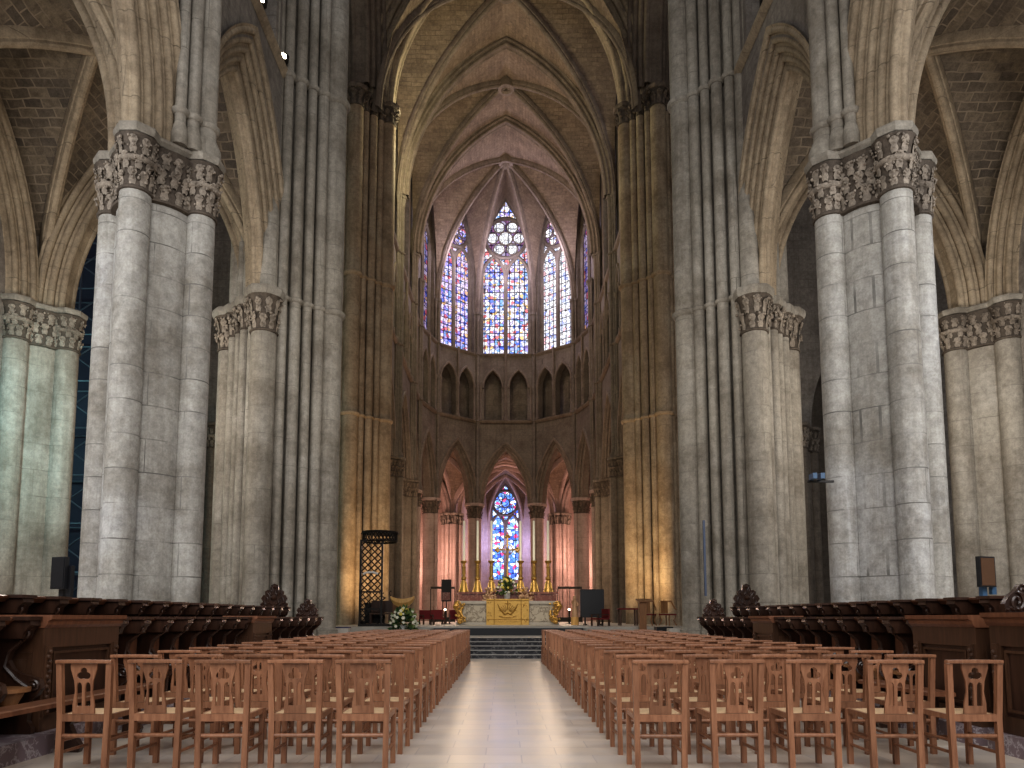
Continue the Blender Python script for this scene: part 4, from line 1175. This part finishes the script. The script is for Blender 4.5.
m.lathe(0, 0, [(0.01, 0), (.01, .01)], 4) if False else None
m.tube([(.22*cos(2*PI*k/16), AY+.66, zc+.22*sin(2*PI*k/16)) for k in range(16)], .025, 6, closed=True)
obj('cross', m, M['gold'], t)
m = MB(); m.tube([(0, AY+.59, zc-.6), (0, AY+.58, zc-.3), (0, AY+.58, zc-.05)], [.035, .06, .05], 8); m.tube([(-.34, AY+.59, zc+.04), (0, AY+.58, zc-.04), (.34, AY+.59, zc+.04)], .025, 6); m.ico((0, AY+.57, zc+.05), .06); obj('figure', m, M['tan'], t)

def bouquet(label, x, y, z, rad, hgt, vase_h, vase_r, fcols, nfl, nlf, seed):
    r_ = random.Random(seed)
    t = thing('flower_bouquet', label, 'flowers', (x, y, z))
    m = MB(); m.lathe(x, y, [(vase_r*.7, z), (vase_r*.95, z+vase_h*.3), (vase_r, z+vase_h*.7), (vase_r*.85, z+vase_h), (vase_r*.75, z+vase_h)], 14); obj('vase', m, M['vase'], t)
    for mk, cnt in (('leaf', nlf), ('leafd', nlf)):
        m = MB()
        for k in range(cnt):
            th = r_.uniform(0, 2*PI); ph = r_.uniform(-.35, 1.4); rr = rad*r_.uniform(.45, 1.08)
            d = Vector((cos(th)*cos(ph), sin(th)*cos(ph), sin(ph)*hgt/rad))
            p = Vector((x, y, z+vase_h)) + d*rr*.95
            l = rad*r_.uniform(.22, .4); w = l*.35
            ax = (d + Vector((r_.uniform(-.5, .5), r_.uniform(-.5, .5), r_.uniform(-.3, .3)))).normalized()
            sd_ = ax.cross(Vector((r_.uniform(-1, 1), r_.uniform(-1, 1), r_.uniform(-1, 1)))).normalized()
            m.add([p - ax*l*.5, p + sd_*w, p + ax*l*.5 , p - sd_*w], [(0, 1, 2, 3)])
        for k in range(14 if mk == 'leafd' else 0):
            th = r_.uniform(0, 2*PI); m.tube([(x, y, z+vase_h*.9), (x + cos(th)*rad*.5, y + sin(th)*rad*.5, z+vase_h+hgt*.6)], rad*.015, 5)
        obj('foliage', m, M[mk], t, smooth=0)
    for k in range(nfl):
        th = r_.uniform(PI, 2*PI) if r_.random() < .75 else r_.uniform(0, PI); ph = r_.uniform(-.2, 1.35); rr = rad*r_.uniform(.75, 1.0)
        c = (x + cos(th)*cos(ph)*rr, y + sin(th)*cos(ph)*rr, z+vase_h + sin(ph)*hgt*r_.uniform(.75, 1.0))
        m = MB(); q = rad*r_.uniform(.075, .125)
        m.ico(c, q*.7)
        for j in range(6): an = j*PI/3; m.ico((c[0] + q*.7*cos(an), c[1]-q*.25, c[2] + q*.7*sin(an)), q*.48)
        obj('flower', m, M[r_.choice(fcols)], t)
    return t
bouquet('white and yellow bouquet standing on the altar before the cross', -.02, AY+.10, FL+.985, .46, .62, .40, .13, ['fwhite', 'fyel', 'fwhite', 'fyel'], 26, 110, 3)
for s, nm in ((-1, 'left'), (1, 'right')):
    m = MB(); r_ = random.Random(8+s)
    for k in range(34): m.ico((s*(.78 + r_.uniform(-.30, .30)), AY+.08 + r_.uniform(-.08, .04), FL+1.06 + abs(r_.gauss(0, .20))), r_.uniform(.04, .085))
    m.tube([(s*.6, AY+.10, FL+1.03), (s*.8, AY+.07, FL+1.20), (s*.95, AY+.10, FL+1.05)], [.07, .1, .06], 8); m.ico((s*.78, AY+.08, FL+1.48), .10)
    m.box(s*.58, s*1.06, AY+.0, AY+.18, FL+.98, FL+1.04)
    tag(obj('cherub_ornament', m, M['tan']), 'small gilded cherub ornament on the altar, %s of the bouquet' % nm, 'ornament')

# ------------------------------------------------------------------ furniture of the crossing
LYY = 27.6
# lattice screen with canopy, left
t = thing('lattice_booth', 'tall dark iron lattice booth with lattice canopy against the left pier', 'screen', (-5.0, LYY, FL-.03))
x0, x1 = -5.62, -4.80; z0, z1 = FL-.03, 4.15
m = MB()
for x in (x0, x1): m.box(x-.035, x+.035, LYY-.03, LYY+.04, z0, z1)
for zz in (z0+.03, 1.5, 2.15, z1-.03): m.box(x0, x1, LYY-.028, LYY+.03, zz-.03, zz+.03)
m.box(x0-.05, x0+.02, LYY, LYY+1.0, z0, z0+.2); m.box(x0-.05, x1+.3, LYY-.1, LYY+1.0, z0, z0+.09)
obj('frame', m, M['iron'], t, smooth=0)
def lattice(m, xa, xb, za, zb, y, step=.2, r=.016):
    w = xb-xa; h = zb-za; k = -h
    while k < w:
        a0 = max(k, 0); a1 = min(k+h, w)
        if a1 > a0:
            m.tube([(xa+a0, y, za+a0-k), (xa+a1, y, za+a1-k)], r, 5); m.tube([(xb-a0, y-.02, za+a0-k), (xb-a1, y-.02, za+a1-k)], r, 5)
        k += step
m = MB(); lattice(m, x0, x1, 2.15, z1, LYY, .25, .026); obj('lattice', m, M['iron'], t)
m = MB(); lattice(m, x0, x1, z0, 2.15, LYY+.9, .25, .022); obj('rear_lattice', m, M['iron'], t)
m = MB(); lattice(m, x0, x0+.2, z0, 2.15, LYY, .2, .02); obj('side_lattice', m, M['iron'], t)
m = MB(); m.box(x0+.02, x1-.02, LYY+.90, LYY+.95, z0+.1, 1.75); obj('back_board', m, M['iron'], t, smooth=0)
m = MB(); ccx, ccy = -4.98, LYY+.5
for zz in (4.12, 4.48): m.tube([(ccx + .66*cos(2*PI*k/28), ccy + .62*sin(2*PI*k/28), zz) for k in range(28)], .035, 6, closed=True)
for k in range(28):
    for s in (-1, 1):
        a = 2*PI*k/28; b = a + s*2*PI*1.6/28
        m.tube([(ccx + .66*cos(a), ccy + .62*sin(a), 4.12), (ccx + .66*cos(b), ccy + .62*sin(b), 4.48)], .02, 4)
m.lathe(ccx, ccy, [(.74, 4.42), (.72, 4.50)], 28, sx=1, sy=.83)
obj('canopy', m, M['iron'], t)
m = MB(); m.tube([(x0+.12, LYY-.1, 2.82), (x0+.25, LYY-.12, 2.88), (x0+.5, LYY-.12, 2.89), (x0+.68, LYY-.1, 2.83)], .04, 8); tag(obj('strip_light', m, M['white']), 'small white strip lamp on the front of the iron lattice booth', 'lamp')
t = thing('bench_seat', 'dark wooden seat inside the iron lattice booth', 'seat', (-4.9, LYY+.3, FL))
m = MB(); m.box(-5.3, -4.45, LYY+.2, LYY+.62, FL+.42, FL+.48); obj('seat', m, M['stallb'], t, smooth=0)
m = MB(); m.box(-5.3, -4.45, LYY+.62, LYY+.68, FL+.5, FL+.95); obj('backrest', m, M['stall'], t, smooth=0)
for x in (-5.25, -4.5):
    m = MB(); m.box(x-.04, x+.04, LYY+.22, LYY+.62, FL+.0, FL+.42); obj('leg', m, M['stall'], t, smooth=0)
# curved wooden ambo and bouquet
t = thing('wooden_ambo', 'honey wood reading stand with curved bowl top behind the left bouquet', 'lectern', (-4.0, 27.0, FL-.03))
n = 12; ax, ay, az = -3.92, 27.0, 1.95
m = MB(); vs = []; fs = []
for i in range(n+1):
    u = -1+2*i/n; x = ax + u*.44; zz = az - .10*(1-u*u) + .02; hh = .10 + .26*(1-u*u)**.5*.8
    for (dy, zf) in ((-.16, 0), (-.22, -.5), (-.10, -1), (.08, -1), (.16, 0)): vs.append((x, ay+dy*(1-.5*u*u), zz + zf*hh))
for i in range(n):
    for k in range(4): fs.append((i*5+k, i*5+k+1, i*5+6+k, i*5+5+k))
    fs.append((i*5+4, i*5, i*5+5, i*5+9))
fs += [tuple(range(5)), tuple(reversed(range(n*5, n*5+5)))]
m.add(vs, fs); obj('bowl_top', m, M['honey'], t)
m = MB(); m.lathe(ax, ay, [(.2, FL), (.2, FL+.06), (.1, FL+.15), (.09, az-.35), (.14, az-.25), (.16, az-.2)], 14); obj('pedestal', m, M['honey'], t)
m = MB(); m.tube([(ax-.44, ay, az+.02), (ax-.50, ay-.05, az+.16), (ax-.42, ay-.12, az+.2)], .012, 6); m.ico((ax-.42, ay-.12, az+.2), .03); obj('microphone', m, M['iron'], t)
m = MB(); m.box(-4.42, -4.05, 27.9, 27.98, FL-.03, FL+1.0); tag(obj('wood_board', m, M['oak'], smooth=0), 'plain brown wooden board standing left of the reading stand', 'board')
bouquet('large white and green bouquet on the floor before the reading stand', -3.72, 25.85, .575, .52, .68, .34, .14, ['fwhite', 'fwhite', 'fyel'], 34, 170, 4)
# red armchairs left of altar
def red_chair(label, x, y, rz, z=FL-.03, hs=.62):
    t = thing('red_armchair', label, 'chair', (x, y, z)); t.rotation_euler.z = rz
    def P(nm, bx, mt):
        m = MB()
        for b in bx: m.box(*(b[:4] + (b[4]*hs, b[5]*hs)))
        o = obj(nm, m, mt, smooth=0); o.parent = t
    P('seat', [(-.28, .28, -.26, .26, .40, .50)], M['red']); P('backrest', [(-.27, .27, .22, .29, .5, 1.08)], M['red'])
    for x_ in (-.26, .26):
        P('leg', [(x_-.03, x_+.03, -.26, -.20, 0, .40)], M['stall']); P('leg', [(x_-.03, x_+.03, .22, .28, 0, .40)], M['stall'])
        P('armrest', [(x_-.03, x_+.03, -.26, .24, .68, .73), (x_-.025, x_+.025, -.25, -.2, .5, .68)], M['stall'])
    return t
red_chair('red armchair left of the altar, nearer the bouquet', -3.1, 32.5, .3)
red_chair('red armchair left of the altar, second from the bouquet', -2.35, 33.0, .1)
red_chair('red armchair partly hidden at the left of the altar group', -3.75, 34.0, .5)
red_chair('red chair turned sideways in front of the black screen', 3.62, 28.6, -1.2, hs=.62)
# black screen right of altar
t = thing('black_screen', 'large black panel screen on feet right of the altar', 'screen', (3.6, 30.5, FL-.03))
m = MB(); m.box(3.1, 4.0, 30.5, 30.6, FL+.35, FL+1.45); obj('panel', m, M['black'], t, smooth=0)
m = MB(); m.box(3.05, 4.05, 30.48, 30.62, FL+1.43, FL+1.48); m.box(3.05, 3.1, 30.48, 30.62, FL+.3, FL+1.45); m.box(4.0, 4.05, 30.48, 30.62, FL+.3, FL+1.45); m.box(3.05, 4.05, 30.48, 30.62, FL+.3, FL+.35); obj('frame', m, M['black'], t, smooth=0)
for x in (3.25, 3.85):
    m = MB(); m.box(x-.04, x+.04, 30.2, 30.9, FL-.03, FL+.04); m.box(x-.03, x+.03, 30.52, 30.58, FL+.04, FL+.3); obj('foot', m, M['iron'], t, smooth=0)
# low table and wooden chairs on the right
t = thing('side_table', 'low dark table with red top right of the altar', 'table', (5.0, 30.0, FL-.03))
m = MB(); m.box(4.55, 5.35, 29.7, 30.3, FL+.62, FL+.68); obj('table_top', m, M['red'], t, smooth=0)
for x in (4.62, 5.28):
    for y in (29.75, 30.25): m = MB(); m.box(x-.03, x+.03, y-.03, y+.03, FL-.03, FL+.62); obj('leg', m, M['stallb'], t, smooth=0)
def arm_chair(label, x, y, rz):
    t = thing('wooden_armchair', label, 'chair', (x, y, FL-.03)); t.rotation_euler.z = rz
    def P(nm, m, mt): o = obj(nm, m, mt); o.parent = t
    m = MB(); m.box(-.26, .26, -.24, .24, .42, .48); P('seat', m, M['red'])
    m = MB(); m.tube([(.25*cos(PI*k/10), .1+.16*sin(PI*k/10), .98) for k in range(11)], .03, 6); m.box(-.16, .16, .20, .24, .5, .97); P('backrest', m, M['oak'])
    for sx in (-1, 1):
        m = MB(); m.tube([(sx*.25, .1, 1.0), (sx*.27, -.1, .72), (sx*.25, -.25, .66)], .025, 6); P('armrest', m, M['oak'])
        for sy in (-1, 1): m = MB(); m.tube([(sx*.24, sy*.22, .42), (sx*.18, sy*.16, .22), (sx*.26, sy*.24, 0)], .025, 6); P('leg', m, M['oak'])
arm_chair('wooden armchair left of the tall wooden lectern post', 5.75, 29.8, 2.6)
arm_chair('wooden armchair right of the tall wooden lectern post', 6.5, 29.6, 2.3)
t = thing('wooden_lectern', 'tall narrow oak lectern at the right of the crossing', 'lectern', (4.72, 25.7, .575))
m = MB(); m.box(4.62, 4.86, 25.6, 25.85, .575, 1.72); obj('post', m, M['oak'], t, smooth=0)
m = MB(); m.prism([(25.5, 1.72), (25.95, 1.80), (25.95, 1.85), (25.5, 1.77)], lambda a, b, w: (w, a, b), 4.56, 5.1); obj('reading_top', m, M['oak'], t, smooth=0)
m = MB(); m.box(4.5, 5.0, 25.5, 26.0, .575, .62); obj('foot', m, M['oak'], t, smooth=0)
t = thing('statue', 'small pale standing statue between altar and black screen', 'statue', (2.72, 29.5, FL-.03))
m = MB(); m.lathe(2.72, 29.5, [(.16, FL-.03), (.16, FL+.3), (.13, FL+.32)], 8); obj('pedestal', m, M['honey'], t)
m = MB(); m.lathe(2.72, 29.5, [(.12, FL+.32), (.13, FL+.5), (.09, FL+.75), (.12, FL+.9), (.05, FL+1.0), (.07, FL+1.08), (.06, FL+1.16), (.01, FL+1.2)], 12); m.tube([(2.6, 29.45, FL+.88), (2.62, 29.38, FL+.95), (2.66, 29.36, FL+1.02)], .035, 6); m.tube([(2.84, 29.45, FL+.88), (2.84, 29.38, FL+.78), (2.76, 29.36, FL+.74)], .035, 6); obj('figure', m, M['tan'], t)
m = MB(); m.box(4.85, 5.4, 23.9, 24.3, .575, .88); tag(obj('black_box', m, M['black'], smooth=0), 'low black box on the landing right of the aisle chairs', 'box')
m = MB(); m.box(-5.55, -5.1, 23.2, 23.6, .575, .88); m.box(-5.5, -5.15, 23.17, 23.22, .6, .84); tag(obj('covered_box', m, M['cloak'], smooth=0), 'low dark purple box at the foot of the left lattice booth', 'box')
for s, nm in ((-1, 'left'), (1, 'right')):
    m = MB(); m.box(s*5.0, s*5.4, 22.7, 23.1, .575, .85); tag(obj('stone_block', m, M['pale'], smooth=0), 'pale stone block at the end of the %s stalls' % nm, 'block')
# information board and votive candles left of altar
t = thing('notice_board', 'dark framed notice board on a post left of the altar candles', 'sign', (-3.0, 36.5, FL))
m = MB(); m.box(-3.3, -2.8, 36.5, 36.56, FL+1.1, FL+2.2); obj('board', m, M['iron'], t, smooth=0)
m = MB(); m.box(-3.24, -2.86, 36.47, 36.5, FL+1.16, FL+1.55); obj('picture', m, M['redmarble'], t, smooth=0)
m = MB(); m.box(-3.08, -3.02, 36.5, 36.56, FL-.05, FL+1.1); m.box(-3.3, -2.8, 36.4, 36.7, FL-.05, FL); obj('post', m, M['iron'], t, smooth=0)
for s, nm, xx in ((-1, 'left', -3.0), (1, 'right', 3.0)):
    t = thing('votive_stand', 'votive lamp stand with a small glowing light %s of the altar' % nm, 'lamp', (xx, 35.2, FL))
    m = MB(); m.cyl(xx, 35.2, .04, FL-.05, FL+.62, 8); m.lathe(xx, 35.2, [(.2, FL-.05), (.2, FL), (.05, FL+.03)], 12); obj('post', m, M['iron'], t)
    m = MB(); m.ico((xx, 35.2, FL+.68), .055); obj('lamp_globe', m, M['bulb'], t)
# iron rail across the choir
for s, nm in ((-1, 'left'), (1, 'right')):
    t = thing('choir_railing', 'dark iron railing between apse and altar on the %s' % nm, 'railing', (s*4, 48, FL))
    m = MB(); a, b = sorted((s*3.4, s*5.0)); m.box(a, b, 47.97, 48.03, FL, FL+.3); m.box(a, b, 47.98, 48.02, 3.05, 3.2); obj('rail', m, M['iron'], t, smooth=0)
    for k in range(3): x = a + (b-a)*k/2; m = MB(); m.box(x-.025, x+.025, 47.98, 48.02, FL-.05, 3.05); obj('post', m, M['iron'], t, smooth=0)
# television screens
def tv(label, x, y, z, rz, mat, w=.42, h=.68):
    t = thing('television_screen', label, 'screen', (x, y, 0)); t.rotation_euler.z = rz
    def P(nm, bx, mt, par=None):
        m = MB()
        for b in bx: m.box(*b)
        o = obj(nm, m, mt, smooth=0); o.parent = par or t; return o
    ca_ = P('casing', [(-w/2, w/2, 0, .06, z-h/2, z+h/2)], M['black']); P('display', [(-w/2+.02, w/2-.02, -.006, .001, z-h/2+.02, z+h/2-.02)], mat, ca_)
    P('stand', [(-.04, .04, .06, .12, 0, z), (w/2-.02, w/2+.06, .05, .1, z-h/2-.1, z+.1), (-.25, .25, -.1, .3, 0, .05)], M['blue'] if mat is M['bronze'] else M['black'])
tv('black television screen above the stalls before the green-tinted left pier', -6.25, 9.9, 1.80, -.35, M['black'], .26, .44)
tv('bronze reflecting television screen above the stalls at the right edge', 6.50, 9.95, 1.82, .30, M['bronze'], .28, .42)
# small wall lamps
def fixture(label, x, y, z, mat=M['bulb'], glow=True):
    t = thing('spot_lamp', label, 'lamp', (x, y, z))
    m = MB(); m.lathe(x, y, [(.05, z-.02), (.13, z+.02), (.15, z+.2), (.06, z+.28)], 10); obj('housing', m, M['iron'], t)
    m = MB(); m.ico((x, y-.1, z+.1), .11); obj('bulb', m, mat, t)
fixture('small glowing lamp on the left triforium ledge near the second pier', -6.78, 20.35, TRI+.14)
fixture('small glowing lamp on the left triforium ledge at the top edge', -6.78, 18.35, TRI+.14)
t = thing('camera_bracket', 'pair of small spotlights on a bracket on the near right pier', 'spotlight', (6.0, 14.0, 3.85))
for k, x in enumerate((5.85, 6.0)):
    m = MB(); m.box(x-.04, x+.04, 13.78, 13.98, 3.86, 3.97); obj('spotlight', m, M['blue'], t, smooth=0)
m = MB(); m.box(5.80, 6.3, 13.98, 14.04, 3.82, 3.86); obj('bracket', m, M['iron'], t, smooth=0)
m = MB(); m.box(5.63, 5.69, 20.9, 20.96, 1.8, 4.0); tag(obj('cable_duct', m, M['steel'], smooth=0), 'slim dark vertical duct on the right crossing pier', 'duct')
# scaffold tower in the left transept
t = thing('scaffold_tower', 'bluish steel scaffold tower seen between the two nearest left piers', 'scaffold', (-18, 30, 0))
m = MB()
for x in (-19.4, -18.0, -16.6):
    for y in (29.4, 30.8):
        m = MB(); m.cyl(x, y, .05, 0, 20, 8); obj('upright', m, M['steel'], t)
m = MB()
for k in range(10):
    z = 2*k+1.0
    for y in (29.4, 30.8): m.tube([(-19.4, y, z), (-16.6, y, z)], .04, 6)
    s = 1 if k % 2 else -1
    m.tube([(-18 - s*1.4, 29.4, z), (-18 + s*1.4, 29.4, z+2)], .035, 6); m.tube([(-18 + s*1.4, 29.4, z), (-18 - s*1.4, 29.4, z+2)], .035, 6)
obj('brace', m, M['steel'], t)
m = MB(); m.box(-19.6, -16.4, 30.95, 31.0, 0, 20); obj('netting', m, M['net'], t, smooth=0)

# ------------------------------------------------------------------ lights, world, camera
def light(kind, name, loc, energy, col, size=1.0, rot=None, target=None, spot=None, blend=.6, sy=None):
    d = bpy.data.lights.new(name, kind); d.energy = energy; d.color = col
    if kind == 'AREA':
        d.size = size
        if sy: d.shape = 'RECTANGLE'; d.size_y = sy
    elif kind in ('POINT', 'SPOT'): d.shadow_soft_size = size
    if kind == 'SPOT': d.spot_size = math.radians(spot); d.spot_blend = blend
    o = bpy.data.objects.new(name, d); C.objects.link(o); o.location = loc
    if target is not None:
        v = Vector(target) - Vector(loc); o.rotation_euler = v.to_track_quat('-Z', 'Y').to_euler()
    elif rot: o.rotation_euler = rot
    return o
w = bpy.data.worlds.new('world'); sc.world = w; w.use_nodes = True
bg = w.node_tree.nodes['Background']; bg.inputs['Color'].default_value = (.92, .93, 1.0, 1); bg.inputs['Strength'].default_value = .26
COOL = (.93, .95, 1.0); WARM = (1.0, .70, .38); PINK = (1.0, .60, .50)
light('AREA', 'nave_light', (0, -6, 13), 2300, (.99, .98, .98), 14, target=(0, 14, 3))
for s in (-1, 1):
    light('AREA', 'aisle_window_light', (s*12.6, 6.0, 8.0), 700, COOL, 3, target=(s*7.4, 14.4, 5))
    light('SPOT', 'crossing_spot', (s*5.0, 32.2, 1.25), 1450, WARM, .3, target=(s*7.2, 35.2, 6.5), spot=120, blend=1)
    light('SPOT', 'pier_spot', (s*2.0, 15.0, 9.0), 450, (1, .92, .8), .6, target=(s*7.0, 22, 9), spot=90, blend=1)
    light('POINT', 'ambulatory_lamp', (s*6.2, 63.2, 6.5), 850, PINK, .6)
    light('POINT', 'chapel_lamp', (s*9.8, 68.3, 6.0), 700, PINK, .6)
    light('POINT', 'ambulatory_side', (s*10.5, 56, 6.5), 350, PINK, .6)
    light('POINT', 'aisle_lamp', (s*10.8, 18.2, 7.5), 520, (1, .92, .82), .8)
    light('POINT', 'choir_lamp', (s*3.0, 46, 6), 600, (1, .74, .52), 1.0)
light('POINT', 'blue_window_glow', (0, 76.5, 9.0), 700, (.50, .50, 1.0), .8)
light('POINT', 'axis_chapel_lamp', (0, 70, 7.0), 800, (1.0, .68, .60), .6)
light('SPOT', 'altar_spot', (0, 22.5, 9.0), 1300, (1, .88, .7), .4, target=(0, 30, 1.6), spot=45)
light('POINT', 'vault_lamp', (-4.0, 38.5, 27), 1500, (1, .93, .60), 1.2)
light('POINT', 'apse_vault_lamp', (0, 49, 27), 900, (1, .78, .66), 1.2)
for x_, y_ in ((0, 58.6), (-3.6, 56.6), (3.6, 56.6)): light('POINT', 'apse_window_glow', (x_, y_, 31), 650, (.84, .76, 1.0), 1.2)
light('POINT', 'transept_teal', (-20.5, 26, 9), 450, (.45, 1.0, .85), 1.0)
light('SPOT', 'aisle_teal', (-12.6, 15.5, 7), 850, (.26, .92, 1.0), .6, target=(-14.8, 22, 6.5), spot=85, blend=1)
light('POINT', 'transept_right', (20.5, 27, 9), 400, (.85, .92, 1.0), 1.0)

cam = bpy.data.cameras.new('camera'); co = bpy.data.objects.new('camera', cam); C.objects.link(co)
F_PX = 725.0; PITCH_DEG = 5.5
cam.sensor_width = 36; cam.lens = 36*F_PX/1024
co.location = (-.15, 0, 1.2); co.rotation_euler = (math.radians(90+PITCH_DEG), 0, 0)
cam.shift_x = (512-504)/1024
cam.shift_y = (617 - F_PX*math.tan(math.radians(PITCH_DEG)) - 384)/1024
cam.clip_end = 300
sc.camera = co
sc.view_settings.view_transform = 'Standard'
try: sc.view_settings.look = 'Medium High Contrast'
except Exception: pass
sc.view_settings.exposure = 0.05
sc.cycles.use_denoising = True
sc.cycles.max_bounces = 6
